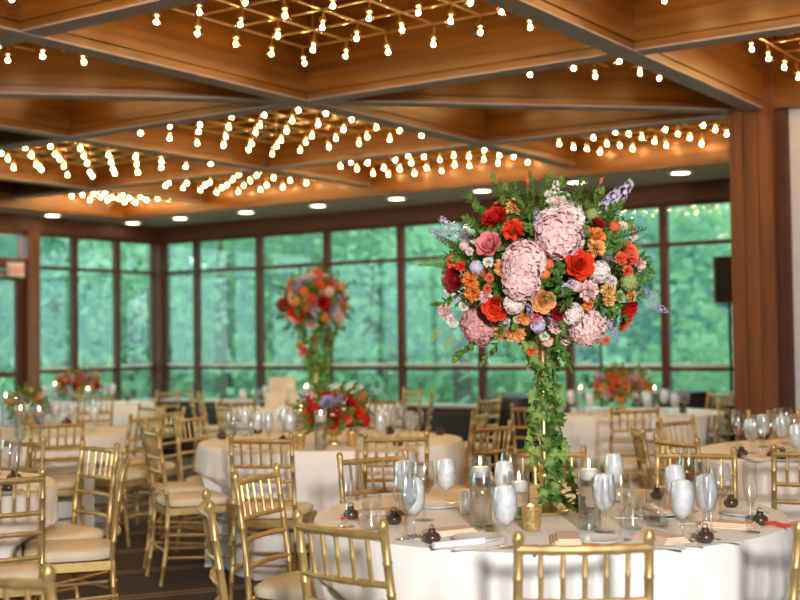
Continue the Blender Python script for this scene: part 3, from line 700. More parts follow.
for i, (c, px, py, ln_) in enumerate(sprigs):
    dx, dy, dz, n = bouq(px, py, .95); n = (n+Vector((0, -.1, 0))).normalized(); s = ln_/BPX
    p = Vector((dx, dy, dz))-n*s*.55
    place('flower_sprig', c, tf, cam2loc(*p)+Vector((0, 0, CZ)), cam2loc(*n), s, i % 2, i*.9)
for i, (k, px, py, ln_) in enumerate(leaves):
    dx, dy, dz, n = bouq(px, py, .93)
    n = Vector((dx*1.3, dy*.35, dz*1.3+.02)).normalized(); s = ln_/BPX
    p = Vector((dx, dy, dz))-n*s*.5
    place(k, 'leaf', tf, cam2loc(*p)+Vector((0, 0, CZ)), cam2loc(*n), s, i % 2, i*.7)
rnd = random.Random(3)
fillc = [PALE, CORAL, ORANGE, BLUSH, RED, LILAC, PEACH, WHITE, PINK]
for i in range(150):            # foliage body and blooms all round the ball
    z = 1-2*(i+.5)/150; a = i*2.39996; r = math.sqrt(1-z*z)
    n = Vector((r*math.cos(a), r*math.sin(a), z)); p = Vector((n.x*RX, n.y*RY, n.z*RZ))
    front = n.y < .15
    if i % 2 == 0 or front:
        if i % 4 == 3: place('fern_frond', 'leaf', tf, cam2loc(*(p*.62))+Vector((0, 0, CZ)), cam2loc(*(n+Vector((rnd.uniform(-.5, .5), 0, rnd.uniform(-.5, .5))))), .13, i % 2, i)
        elif sum(1 for c in tf.children if c.name.startswith('leaf_spray')) < 97:
            place('leaf_spray', 'leaf', tf, cam2loc(*(p*.6))+Vector((0, 0, CZ)), cam2loc(*(n+Vector((rnd.uniform(-.6, .6), 0, rnd.uniform(-.6, .6))))), .135, i % 2, i)
    else:
        place(rnd.choice(('rose', 'carnation', 'carnation', 'hydrangea')), rnd.choice(fillc), tf, cam2loc(*(p*.95))+Vector((0, 0, CZ)), cam2loc(*n), rnd.uniform(.03, .05), i % 2, i)
for i in range(150):
    a = rnd.uniform(0, 2*PI); q = math.sqrt(rnd.random())*.97
    dx, dz = RX*q*math.cos(a), RZ*q*math.sin(a)
    px, py = BCX+dx*BPX, BCY-dz*BPX
    if sum(1 for c_ in tf.children if c_.name.startswith('filler')) > 97: break
    if any(math.hypot(px-f_[2], py-f_[3]) < f_[4]*.5+3.5 for f_ in flowers): continue
    dx, dy, dz, n = bouq(px, py, .97)
    c = rnd.choice((PALE, BLUSH, WHITE, CORAL, LILAC, ORANGE, YEL, PALE, PEACH, GRN, LAV))
    place('hydrangea' if i % 3 == 0 else 'carnation', c, tf, cam2loc(dx, dy, dz)+Vector((0, 0, CZ)), cam2loc(*(n+Vector((0, -.3, .1)))), rnd.uniform(.015, .026), i % 2, i).name = 'filler_blossom'
# dark mossy core that holds the stems
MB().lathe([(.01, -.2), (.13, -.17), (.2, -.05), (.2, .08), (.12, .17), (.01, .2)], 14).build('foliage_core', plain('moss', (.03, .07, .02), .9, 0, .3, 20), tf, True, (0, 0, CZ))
# gold stand with ball rings
st = MB().lathe([(.0, 0), (.085, 0), (.088, .012), (.05, .022), (.022, .045), (.017, .07), (.017, .12), (.026, .13), (.026, .145), (.017, .155), (.024, .168), (.024, .185), (.017, .195), (.0165, .42), (.020, .43), (.020, .44), (.0165, .45), (.019, .60), (.045, .69), (.06, .72), (.0, .72)], 18)
st.build('gold_stand', M['brass'], tf, True, cam2loc(-.024, 0, 0))
iv = MB()
def ivyleaf(mb, p, d, up, s):
    d = Vector(d).normalized(); up = Vector(up); up = (up-d*up.dot(d)).normalized(); sd = d.cross(up)
    out = [(0, 0), (-.15, .34), (.22, .40), (.42, .62), (.58, .26), (1, 0), (.58, -.26), (.42, -.62), (.22, -.40), (-.15, -.34)]
    c = Vector(p)+d*s*.35+up*s*.06
    vs = [c]+[Vector(p)+d*s*a+sd*s*b_-up*s*(.22*b_*b_+.12*a*a) for a, b_ in out]
    mb.add(vs, [(0, i+1, (i+1) % 10+1) for i in range(10)])
rv = random.Random(11)
for strand in range(6):
    pts = []
    for k in range(26):
        t = k/25; z = .72-.69*t; a = strand*1.05+t*5.0*(1 if strand % 2 else -1); rr = .034+.024*math.sin(t*11+strand*1.7)
        cxo = -.050+.055*min(1, t*1.6)+.012*math.sin(t*8)
        if strand == 5: rr = .05+.07*max(0, t-.5); a = -.9+t*.7
        pts.append((Vector((*W(rr*math.cos(a)+cxo-.008, rr*math.sin(a)-.01), z)), .003))
    iv.path(pts, 5)
    for k in range(1, 25):
        for q in range(2 if (k*7+strand*3) % 5 else 1):
            p = pts[k][0]; a = rv.uniform(0, 2*PI)
            d = Vector((math.cos(a), math.sin(a), rv.uniform(-1.2, .45))); up = Vector((rv.uniform(-.9, .9)+.45, rv.uniform(-.9, .9)-.75, rv.uniform(0, 1)))
            ivyleaf(iv, p, d, up, rv.uniform(.024, .054))
iv.build('ivy_vine', M['ivy'], tf)
# vine trailing on the cloth at the foot
iv = MB(); pts = [(Vector((*W(.02+.10*t, -.02-.06*t+.03*math.sin(t*6)), .05*(1-t)**2+.008)), .003) for t in [k/8 for k in range(9)]]
iv.path(pts, 5)
for k in range(1, 9):
    for q in range(2):
        a = rv.uniform(0, 6.28); ivyleaf(iv, pts[k][0]+Vector((0, 0, .008)), (math.cos(a), math.sin(a), .5), (0, -.4, 1), rv.uniform(.04, .055))
iv.build('ivy_vine', M['ivy'], tf)
iv = MB(); pts = [(Vector((*W(-.03-.07*t, -.03-.05*t), .05*(1-t)**2+.008)), .003) for t in [k/6 for k in range(7)]]
iv.path(pts, 5)
for k in range(1, 7):
    a = rv.uniform(0, 6.28); ivyleaf(iv, pts[k][0]+Vector((0, 0, .008)), (math.cos(a), math.sin(a), .5), (0, -.4, 1), rv.uniform(.035, .05))
iv.build('ivy_vine', M['ivy'], tf)

def ball(root, cz, rx, rz, n, cols, rs, seed, greens=26):
    r2 = random.Random(seed)
    for i in range(greens):
        z = 1-1.7*(i+.5)/greens; a = i*2.4; r = math.sqrt(1-z*z); nn = Vector((r*math.cos(a), r*math.sin(a), z))
        place('leaf_spray', 'leaf', root, Vector((nn.x*rx, nn.y*rx, nn.z*rz))*.6+Vector((0, 0, cz)), nn+Vector((r2.uniform(-.4, .4), 0, r2.uniform(-.3, .2))), rx*.62, i % 2, i)
    for i in range(n):
        z = 1-1.6*(i+.5)/n; a = i*2.39996; r = math.sqrt(1-z*z); nn = Vector((r*math.cos(a), r*math.sin(a), z))
        k = r2.choice(('rose', 'carnation', 'carnation', 'rose', 'hydrangea')); 
        place(k, r2.choice(cols), root, Vector((nn.x*rx, nn.y*rx, nn.z*rz))*r2.uniform(.85, 1.08)+Vector((0, 0, cz)), nn, r2.uniform(*rs), i % 2, i)
# far tall bouquet
x, y = at(314, 404, ZT); f2 = empty('tall_flower_arrangement', (*W(-.83, 12.2), ZI), 0, 'tall coral and orange bouquet trailing greenery, before the far windows', 'flower arrangement')
ball(f2, 1.76-ZI, .30, .30, 66, [ORED, CORAL, ORANGE, PALE, BLUSH, PEACH, RED, DRED, CORAL, PALE, BLUSH, LAV, PALE, LILAC], (.045, .07), 5, 50)
MB().lathe([(0, 0), (.09, 0), (.09, .012), (.02, .04), (.016, .3), (.016, .62), (.05, .72), (0, .72)], 14).build('gold_stand', M['brass'], f2)
iv = MB()
for s_ in range(6):
    a0 = s_*1.05; pts = []
    for k in range(16):
        t = k/15; rr = .16*(1-t)+.05; pts.append((Vector((rr*math.cos(a0+t*1.5)+.03, rr*math.sin(a0+t*1.5), .80-.62*t*(1 if s_ % 2 else .75))), .004))
    iv.path(pts, 4)
    for k in range(1, 16):
        for q in range(2):
            a = rv.uniform(0, 6.28); ivyleaf(iv, pts[k][0], (math.cos(a), math.sin(a), rv.uniform(-.8, .3)), (rv.uniform(-.5, .5), -1, .5), rv.uniform(.05, .08))
iv.build('ivy_vine', M['ivy'], f2)
for k, (dx, dz) in enumerate(((-.14, .60), (-.10, .55), (-.13, .52))): place('carnation', (PEACH, CORAL, PALE)[k], f2, cam2loc(dx, -.12, dz), cam2loc(0, -1, .3), .05, 0, k)
# low bouquets in footed bowls
def low(px, py, key, w, lab, cols, seed, n=34):
    x, y = at(px, py, ZI); r = empty('low_flower_arrangement', (*W(x, y), ZI), 0, lab, 'flower arrangement')
    MB().lathe([(0, 0), (.05, 0), (.048, .01), (.016, .025), (.016, .045), (.05, .065), (.072, .10), (.075, .125), (.07, .125), (.04, .08), (0, .075)], 16).build('footed_bowl', M['foil'], r)
    ball(r, .20, w, .125, n, cols, (w*.15, w*.25), seed, 44)
    for k in range(7):
        a = k*.9+seed; place('flower_sprig', (LAV, CORAL, LILAC, PALE)[k % 4], r, (.5*w*math.cos(a), .5*w*math.sin(a), .22), (math.cos(a), math.sin(a), .9), w*.85, 0, k)
    return r
low(334, 444, 'mid', .19, 'low bouquet of red, pink and orange flowers in a footed bowl, middle table', [RED, ORED, PINK, CORAL, ORANGE, RED, ORED, PINK, LAV], 2)
low(622, 410, 'right', .22, 'low bouquet of orange and coral flowers on the right far table', [ORANGE, YEL, ORANGE, PEACH, CORAL, YEL, PINK], 4, 46)
low(79, 403, 'corner', .20, 'low bouquet of dark red and orange flowers on the far corner table', [DRED, RED, ORANGE, YEL, PINK, CORAL], 6, 44)
low(27, 432, 'left', .13, 'low greenery with yellow and orange blooms among the pink candles, left table', [YEL, PEACH, GRN, ORANGE, GRN], 8, 14)

# ------------------------------------------------------------------ glassware and table things
def P_(name, mbs, cat):
    t = empty(name, (0, 0, -50), 0, 'x', cat)
    for n, mb, mt in mbs: mb.build(n, mt, t)
    return t
goblet_prof = [(0, 0), (.034, 0), (.034, .003), (.006, .008), (.0045, .02), (.0045, .055), (.012, .065), (.030, .085), (.038, .115), (.037, .15), (.032, .182)]
PG = P_('water_goblet', [('glass', MB().lathe(goblet_prof, 18), M['glass']), ('ice_water', MB().lathe([(0, .066), (.012, .068), (.029, .087), (.0365, .115), (.0358, .15), (.031, .176), (.02, .186), (0, .19)], 16), M['ice'])], 'glass')
PW = P_('wine_glass', [('glass', MB().lathe([(0, 0), (.034, 0), (.034, .003), (.005, .008), (.004, .085), (.016, .098), (.036, .125), (.040, .15), (.036, .19), (.031, .21)], 18), M['glass'])], 'glass')
PF = P_('champagne_flute', [('glass', MB().lathe([(0, 0), (.030, 0), (.030, .003), (.004, .007), (.004, .075), (.012, .095), (.021, .13), (.024, .17), (.022, .225)], 16), M['glass'])], 'glass')
PT = P_('tumbler', [('glass', MB().lathe([(0, .002), (.028, .002), (.031, .01), (.034, .12)], 18), M['glass']), ('water', MB().lathe([(0, .006), (.027, .006), (.0325, .09), (0, .09)], 16), M['water'])], 'glass')
PA = P_('wine_glass', [('glass', MB().lathe([(0, 0), (.034, 0), (.034, .003), (.005, .008), (.004, .085), (.016, .098), (.036, .125), (.040, .15), (.036, .19), (.031, .21)], 18), M['glass']), ('wine', MB().lathe([(0, .096), (.015, .099), (.0345, .126), (.0375, .145), (0, .145)], 16), M['amber'])], 'glass')
def cylv(h): return P_('cylinder_vase', [('glass', MB().lathe([(0, .001), (.037, .001), (.038, .01), (.038, h), (.0355, h), (.0355, .01), (0, .01)], 20), M['glass']), ('water', MB().lathe([(0, .012), (.035, .012), (.035, h-.073), (0, h-.073)], 18), M['water'])], 'vase')
CY = {h: cylv(h) for h in (.235, .20, .26, .165)}
def candle_(mt):
    t = P_('floating_candle', [('wax', MB().lathe([(0, -.014), (.024, -.014), (.032, -.004), (.033, .016), (.029, .022), (0, .022)], 18), mt)], 'candle')
    w = MB().tube((0, 0, .02), (0, 0, .03), .0012, 5).build('wick', M['wick'], t)
    MB().lathe([(0, .025), (.0036, .031), (.0043, .037), (.0026, .046), (0, .056)], 8).build('flame', M['flame'], t)
    return t
CW, CP = candle_(M['candle']), candle_(M['pinkwax'])
FV = P_('table_favour', [('pot', MB().lathe([(0, 0), (.018, 0), (.026, .008), (.028, .018), (.024, .029), (.013, .035), (.011, .042), (.013, .045), (0, .045)], 14), M['favour']), ('loop', MB().path([(Vector((.008*math.cos(a), 0, .05+.008*math.sin(a))), .0016) for a in [k*PI/4 for k in range(9)]], 5), M['favour'])], 'favour')
VO = P_('votive_cup', [('cup', MB().lathe([(0, 0), (.026, 0), (.028, .004), (.037, .082), (.035, .083), (.027, .01), (0, .01)], 18), M['foil'])], 'votive')
PL = P_('bread_plate', [('plate', MB().lathe([(0, .003), (.05, .003), (.055, .006), (.082, .014), (.083, .016), (.055, .010), (0, .007)], 24), M['china'])], 'plate')
SH = P_('salt_shaker', [('glass_body', MB().lathe([(0, 0), (.019, 0), (.019, .05), (.013, .064)], 10), M['china']), ('metal_cap', MB().lathe([(.013, .063), (.014, .068), (.012, .08), (.004, .086), (0, .087)], 10), M['steel'])], 'shaker')
fk = MB().box((0, -.03, .002), (.009, .13, .003), 0, .003)
for k in range(4): fk.box((-.008+.0053*k, .065, .002), (.0026, .045, .002))
fk.box((0, .04, .002), (.020, .018, .003), 0, .006)
FK = P_('fork', [('fork', fk, M['steel'])], 'fork')
KN = P_('knife', [('handle', MB().box((0, -.06, .0025), (.012, .10, .005), 0, .004), M['steel']), ('blade', MB().box((.001, .05, .002), (.016, .12, .002), 0, .007), M['steel'])], 'knife')
nk = MB()
for k in range(3): nk.box((.003*k, 0, .004+.006*k), (.095-.012*k, .19-.014*k, .006), 0, .006)
NK = P_('napkin', [('napkin', nk, M['napkin'])], 'napkin')
RN = P_('rolled_menu', [('roll', MB().path([((0, -.09, .012), .011), ((0, .09, .012), .011)], 10), M['card'])], 'menu')
TAG = P_('gift_tag', [('card', MB().box((0, 0, .0015), (.04, .062, .0012), 0), M['card']), ('ribbon', MB().path([((0, .02, .004), .006), ((.02, .05, .006), .007), ((.045, .075, .004), .005)], 6), M['red'])], 'tag')
RB = P_('red_ribbon', [('ribbon', MB().path([((-.04, 0, .006), .005), ((-.01, .012, .008), .007), ((.03, -.004, .006), .006), ((.055, .01, .005), .008)], 6), M['red'])], 'ribbon')
WHO = {'front': 'front table', 'mid': 'middle table with low red bouquet', 'left': 'left candle table', 'nearleft': 'near left table', 'right': 'right far table with orange bouquet', 'rightnear': 'right near table', 'corner': 'far corner table', 'far': 'far tall-bouquet table'}
used = {}
taken = {}
def onto(key, px, py, zoff=0, keep=.06, rad=.04):
    x, y = at(px, py, ZI+zoff); tx_, ty_, r = TB[key]; d = math.hypot(x-tx_, y-ty_)
    if d > r-keep: x, y = tx_+(x-tx_)*(r-keep)/d, ty_+(y-ty_)*(r-keep)/d
    lst = taken.setdefault(key, [])
    for it in range(80):                      # keep footprints apart
        moved = False
        for (a, b_, rr) in lst:
            dd = math.hypot(x-a, y-b_)
            if dd < rr+rad-1e-4:
                ux, uy = ((x-a)/dd, (y-b_)/dd) if dd > 1e-5 else (0, 1)
                x, y = a+ux*(rr+rad), b_+uy*(rr+rad); moved = True
        if not moved: break
    lst.append((x, y, rad)); return W(x, y)
def put(proto_, key, px, py, lab, group=None, zoff=0, rz=0, scale=None, rad=.041, dz=0):
    w = onto(key, px, py, zoff, rad+.02, rad)
    if id(proto_) not in used: used[id(proto_)] = 1; proto_.location = (*w, ZI+dz); proto_.rotation_euler = (0, 0, rz); proto_['label'] = lab; o = proto_; proto_.scale = (scale or 1,)*3
    else: o = dup(proto_, (*w, ZI+dz), rz, lab, None, scale or 1)
    if group: o['group'] = group
    elif 'group' in o: del o['group']
    return o
def candle_vase(key, px, py, h, lab, clab, wax=None, group=None, cg=None):
    v = put(CY[h], key, px, py, lab, group, 0, 0, None, .04)
    c = wax or CW; loc = (v.location.x, v.location.y, ZI+h-.057)
    if id(c) not in used: used[id(c)] = 1; c.location = loc; c['label'] = clab; o = c
    else: o = dup(c, loc, 0, clab)
    if cg: o['group'] = cg
    elif 'group' in o: del o['group']
tr_ = taken.setdefault('front', []); tr_.append((.535, 4.60, .125))
candle_vase('front', 481, 525, .235, 'tall glass cylinder vase with floating candle, left of the gold stand', 'white floating candle lit in the cylinder left of the gold stand')
candle_vase('front', 590, 529, .235, 'tall glass cylinder vase with floating candle, right of the gold stand', 'white floating candle lit in the cylinder right of the gold stand')
candle_vase('front', 525, 517, .165, 'shorter glass cylinder vase beside the vine, left behind the gold cup', 'white floating candle lit in the shorter cylinder beside the vine')
put(VO, 'front', 532, 530, 'hammered gold votive cup before the foot of the tall stand')
ft = 'ice water goblet on the front table, '
for px, py, z, s in ((414, 536, 0, 'leftmost big one before the far left chair'), (404, 478, .12, 'the one behind the leftmost big goblet'), (501, 551, 0, 'nearest one, left of the bottom centre chair back'), (446, 476, .12, 'far one by the stacked bread plates'), (604, 532, 0, 'in front of the right candle cylinder'), (614, 471, .12, 'behind the right candle cylinder'), (675, 481, .13, 'far side near the ribboned favour'), (683, 541, 0, 'tallest looking one at centre right'), (706, 492, .13, 'right of the centre right one'), (521, 474, .14, 'behind the shorter candle cylinder')):
    put(PG, 'front', px, py, ft+s, None, z, 0, 1.0 if z else 1.02)
fw = 'clear stemmed wine glass on the front table, '
for px, py, z, s in ((390, 543, 0, 'before the leftmost goblet'), (484, 537, 0, 'before the left candle cylinder'), (424, 478, .15, 'far side left of the bread plates'), (509, 468, .16, 'far side behind the short cylinder'), (720, 490, .12, 'right side between goblet and flute'), (621, 540, 0, 'beside the right tumblers')):
    put(PW if 'far side left' not in s and 'behind the short' not in s else PA, 'front', px, py, fw+s, None, z)
ff = 'champagne flute on the front table, '
for px, py, z, s in ((346, 480, .16, 'farthest left before the far left chair'), (410, 468, .17, 'far left behind the goblets'), (742, 545, 0, 'tallest looking at the right side'), (764, 487, .15, 'at the far right by the dark favour'), (705, 468, .19, 'behind the right goblets')):
    put(PF, 'front', px, py, ff+s, None, z, 0, None, .028)
put(PA, 'front', 688, 476, 'stemmed glass of amber wine behind the right goblets on the front table', None, .13)
for px, py, s in ((634, 529, 'right of the candle cylinder, the right one of a pair'), (372, 530, 'at the left edge of the front table'), (656, 526, 'behind the centre right goblet')):
    put(PT, 'front', px, py, 'clear water tumbler '+s, None, 0)
for px, py, s in ((432, 543, 'before the leftmost goblets'), (704, 542, 'at the near right edge'), (657, 499, 'with a red ribbon at the far side'), (760, 525, 'at the far right, with red ribbon'), (351, 519, 'at the far left beside a white card'), (394, 524, 'between the left glasses'), (731, 507, 'behind the right flute')):
    put(FV, 'front', px, py, 'dark brown pot favour on the front table '+s, None, 0, random.uniform(0, 3), 1.0, .03)
def flat(proto_, key, px, py, lab, rz, group=None, dz=0, scale=None): return put(proto_, key, px, py, lab, group, 0, rz, scale, .001, dz)
A_ = lambda deg: TH-R_(deg)
flat(TAG, 'front', 339, 521, 'white gift card with red ribbon at the left edge of the front table', A_(20)); flat(TAG, 'front', 577, 551, 'white gift card with red ribbon behind the bottom centre chair', A_(60))
flat(RB, 'front', 775, 527, 'red ribbon hanging at the right edge of the front table', A_(50), None, .004); flat(RB, 'front', 668, 494, 'red ribbon beside the far side dark favour', A_(-20), None, .004); flat(RB, 'front', 601, 555, 'red ribbon lying behind the bottom centre chair back', A_(0), None, .004)
for px, py, a, s in ((448, 534, 60, 'left, beside the leftmost favour'), (566, 541, 5, 'behind the bottom centre chair'), (660, 540, -25, 'right of the bottom centre chair'), (727, 527, -60, 'at the right side'), (640, 506, 170, 'far side right of the stand'), (382, 514, 80, 'at the left side')):
    flat(NK, 'front', px, py, 'folded peach napkin on the front table, '+s, A_(a))
for px, py, a, s in ((410, 540, 60, 'left near the leftmost favour'), (536, 551, 3, 'behind the bottom centre chair, left'), (676, 545, -60, 'right of the bottom centre chair'), (720, 543, -65, 'near the right favour'), (624, 499, 160, 'far right of the stand')):
    flat(FK, 'front', px, py, 'silver fork on the front table, '+s, A_(a), None, .001)
for px, py, a, s in ((484, 551, 75, 'left of the bottom centre chair'), (455, 531, 100, 'behind the rolled menu'), (662, 551, -55, 'right of the bottom centre chair'), (706, 524, -80, 'beside the right goblets'), (645, 519, 100, 'centre right behind the goblet')):
    flat(KN, 'front', px, py, 'silver knife on the front table, '+s, A_(a), None, .001)
flat(RN, 'front', 459, 547, 'rolled white menu on the near left of the front table', A_(62))
for px, py, s in ((442, 508, 'far left, holding a napkin and red favour'), (655, 517, 'centre right'), (745, 516, 'right side'), (478, 541, 'near left by the wine glass'), (598, 543, 'behind the bottom centre chair')):
    flat(PL, 'front', px, py, 'small white bread plate on the front table, '+s, 0)
put(SH, 'front', 465, 514, 'white salt shaker with metal cap left of the candle cylinder', None, 0, 0, None, .02)
# other tables
def scatter(key, gob, wine, flute, fav, extra=()):
    w_ = WHO[key]; ORD = ['leftmost', 'second', 'third', 'fourth', 'fifth', 'sixth', 'seventh', 'eighth', 'ninth', 'tenth']
    def run(proto_, pts, noun, plural, *a):
        made = [put(proto_, key, px, py, 'x', plural+' on the '+w_, *a) for px, py in pts]
        def sx(o):          # bearing from the camera
            x, y = o.location.x, o.location.y
            return (x*math.cos(TH)+y*math.sin(TH))/(-x*math.sin(TH)+y*math.cos(TH))
        for i, o in enumerate(sorted(made, key=sx)):
            o['label'] = '%s, %s on the %s' % (noun, (ORD[i]+' from the left' if i else 'leftmost') if len(made) > 1 else 'the only one', w_)
    run(PG, gob, 'ice water goblet', 'ice water goblets', .12)
    run(PW, wine, 'clear wine glass', 'wine glasses', .15)
    run(PF, flute, 'champagne flute', 'champagne flutes', .17, 0, None, .028)
    run(FV, fav, 'dark brown favour', 'dark favours', 0, 1.0, 1.2, .03)
taken['mid'] = [(*at(334, 444, ZI), .16)]
candle_vase('mid', 319, 452, .235, 'glass cylinder vase with white candle beside the low red bouquet', 'white floating candle beside the low red bouquet')
candle_vase('mid', 355, 437, .20, 'shorter glass cylinder vase right of the low red bouquet', 'white floating candle right of the low red bouquet')
candle_vase('mid', 301, 435, .20, 'shorter glass cylinder vase left of the low red bouquet', 'white floating candle left of the low red bouquet')
scatter('mid', [(258, 422), (268, 424), (386, 418), (394, 414), (380, 424), (411, 422), (290, 424), (245, 418), (276, 414)], [(428, 421), (230, 423), (400, 410), (283, 418)], [(441, 420), (214, 424), (244, 424), (372, 412)], [(252, 433), (440, 435), (222, 439), (398, 446), (283, 444), (390, 434)])
put(VO, 'mid', 352, 446, 'gold votive cup right of the low red bouquet'); put(VO, 'mid', 300, 449, 'gold votive cup left of the low red bouquet')
taken['left'] = [(*at(27, 432, ZI), .15)]
for px, py, h, s in ((5, 424, .26, 'leftmost, at the picture edge'), (21, 440, .235, 'second, before the greenery'), (39, 434, .20, 'third, right of the greenery'), (16, 420, .235, 'back one behind the greenery')):
    candle_vase('left', px, py, h, 'glass cylinder vase with pink candle on the left table, '+s, 'pink floating candle lit on the left table, '+s, CP)
scatter('left', [(74, 404), (89, 408), (56, 410), (94, 414), (112, 400), (66, 406)], [(104, 406), (47, 400), (84, 400)], [(62, 412), (100, 402)], [(93, 422), (115, 418), (69, 413), (38, 428)])
taken['nearleft'] = []
scatter('nearleft', [], [(10, 452), (-14, 448)], [(27, 452), (-4, 440), (2, 458)], [(14, 482), (16, 492), (-20, 480)])
flat(PL, 'nearleft', 4, 494, 'white bread plate on the near left table by the dark favours', 0); flat(NK, 'nearleft', -12, 502, 'folded peach napkin on the near left table', A_(30))
taken['right'] = [(*at(622, 410, ZI), .20)]
candle_vase('right', 581, 413, .235, 'glass cylinder vase left of the low orange bouquet', 'white floating candle left of the low orange bouquet')
candle_vase('right', 655, 408, .20, 'glass cylinder vase right of the low orange bouquet', 'white floating candle right of the low orange bouquet')
scatter('right', [(554, 398), (571, 398), (590, 400), (646, 399), (652, 403), (675, 401), (664, 397)], [(689, 398), (640, 400)], [(697, 398), (600, 396)], [(617, 415), (683, 413), (567, 413)])
scatter('rightnear', [(751, 431), (763, 426), (793, 438), (782, 428), (806, 432)], [(742, 430), (738, 424), (786, 418), (800, 426)], [(730, 428), (737, 420), (778, 418), (771, 420)], [(719, 460), (765, 464), (741, 437), (748, 464)])
flat(PL, 'rightnear', 733, 462, 'white bread plate on the left of the right near table', 0); flat(NK, 'rightnear', 752, 462, 'folded peach napkin on the left of the right near table', A_(60)); flat(NK, 'rightnear', 776, 456, 'folded peach napkin on the right of the right near table', A_(10)); flat(PL, 'rightnear', 782, 462, 'white bread plate at the right of the right near table', 0)
taken['corner'] = [(*at(79, 403, ZI), .18)]
candle_vase('corner', 55, 404, .235, 'glass cylinder vase left of the dark red bouquet', 'white floating candle left of the dark red bouquet')
candle_vase('corner', 88, 406, .20, 'glass cylinder vase right of the dark red bouquet', 'white floating candle right of the dark red bouquet')
scatter('corner', [(38, 388), (28, 388), (62, 390), (100, 388), (108, 387), (121, 388), (132, 387), (48, 390), (16, 390)], [(128, 390), (46, 386), (114, 386)], [(140, 388), (70, 390)], [(128, 401), (143, 398)])
taken['far'] = [(-.83, 12.2, .10)]
x, y = at(288, 403, ZT)
ck = empty('cake', (*W(-1.14, 12.0), ZI), 0, 'cream tiered cake on the far table left of the tall bouquet stand', 'cake')
MB().lathe([(0, 0), (.20, 0), (.20, .012), (0, .012)], 24).build('cake_board', M['trimring'], ck)
MB().lathe([(0, .012), (.165, .012), (.17, .02), (.17, .15), (.165, .158), (0, .158)], 28).build('cake_tier', M['cake'], ck)
MB().lathe([(0, .158), (.125, .158), (.13, .165), (.13, .29), (.125, .298), (0, .298)], 28).build('cake_tier', M['cake'], ck)
taken['far'].append((-1.14, 12.0, .2))
candle_vase('far', 297, 408, .235, 'glass cylinder vase before the cake, the left one', 'white floating candle before the cake, the left one')
candle_vase('far', 306, 409, .235, 'glass cylinder vase before the cake, the right one', 'white floating candle before the cake, the right one')
scatter('far', [(248, 391), (256, 389), (262, 392), (339, 391), (345, 388), (352, 391), (365, 390), (372, 388), (243, 396), (330, 393)], [(252, 395), (378, 391), (334, 388)], [(268, 396), (358, 388)], [(263, 407), (352, 404)])
for p in (PG, PW, PF, PT, PA, FV, VO, PL, SH, FK, KN, NK, RN, TAG, RB, CW, CP, *CY.values()):
    if id(p) not in used:
        for c in list(p.children):
            for g in list(c.children): bpy.data.objects.remove(g)
            bpy.data.objects.remove(c)
        bpy.data.objects.remove(p)

# ------------------------------------------------------------------ band gear by the windows
x, y = 3.02, 11.45; w = W(x, y); sp = empty('loudspeaker', (*w, 0), A_(200), 'black loudspeaker beside the wooden column, before the window', 'speaker')
MB().box((0, 0, 1.92), (.26, .24, .42), 0, .03).build('cabinet', M['blackp'], sp, False)
MB().box((0, .125, 1.92), (.22, .012, .38), 0, .02).build('grille', M['black'], sp, False)
ss = empty('speaker_stand', (*w, 0), 0, 'thin black tripod stand carrying the loudspeaker', 'stand')
MB().tube((0, 0, .25), (0, 0, 1.71), .016, 8).build('pole', M['blackp'], ss)
for k in range(3):
    a = k*2*PI/3+.4; MB().tube((0, 0, .7), (.24*math.cos(a), .24*math.sin(a), .012), .011, 6).build('leg', M['blackp'], ss)
w = W(1.92, 12.0); mi = empty('light_stand', (*w, 0), 0, 'thin black upright stand before the window right of the big bouquet', 'stand')
MB().tube((0, 0, .02), (0, 0, 1.78), .013, 8).build('pole', M['blackp'], mi); MB().lathe([(0, 0), (.16, 0), (.16, .015), (.02, .03), (0, .03)], 16).build('base', M['blackp'], mi)
MB().tube((0, 0, 1.76), (-.1, 0, 1.82), .010, 8).build('head', M['blackp'], mi)
def black_table(cx, cy, a, wd, dp, lab):
    t = empty('draped_table', (*W(cx, cy), 0), A_(a), lab, 'table'); MB().box((0, 0, .372), (wd, dp, .745), 0, .05).build('black_tablecloth', M['black'], t, False); return t
black_table(1.03, 11.6, -20, .62, .5, 'small table under black cloth behind the vine, left of it')
k1 = MB().lathe([(0, 0), (.26, 0), (.27, .04), (.25, .12), (.15, .16), (0, .17)], 20).build('equipment_case', M['blackp']); k1.location = (*W(1.03, 11.6), .747); tag(k1, 'rounded black equipment case on the left black draped table', 'equipment case')
black_table(2.75, 12.05, -10, 1.0, .5, 'long table under black cloth behind the right far table')
k2 = empty('mixing_desk', (*W(2.62, 12.07), .747), A_(-10), 'black mixing desk on the long black draped table', 'mixer')
MB().box((0, 0, .06), (.72, .36, .12), 0, .02).build('body', M['blackp'], k2, False); MB().box((0, -.0, .127), (.62, .28, .012), 0, .01).build('control_panel', M['greyp'], k2, False)
k3 = MB().lathe([(0, 0), (.10, 0), (.11, .03), (.09, .09), (.04, .12), (0, .125)], 18).build('lamp_dome', M['greyp']); k3.location = (*W(3.15, 12.0), .747); tag(k3, 'grey dome on the right end of the long black table', 'lamp')

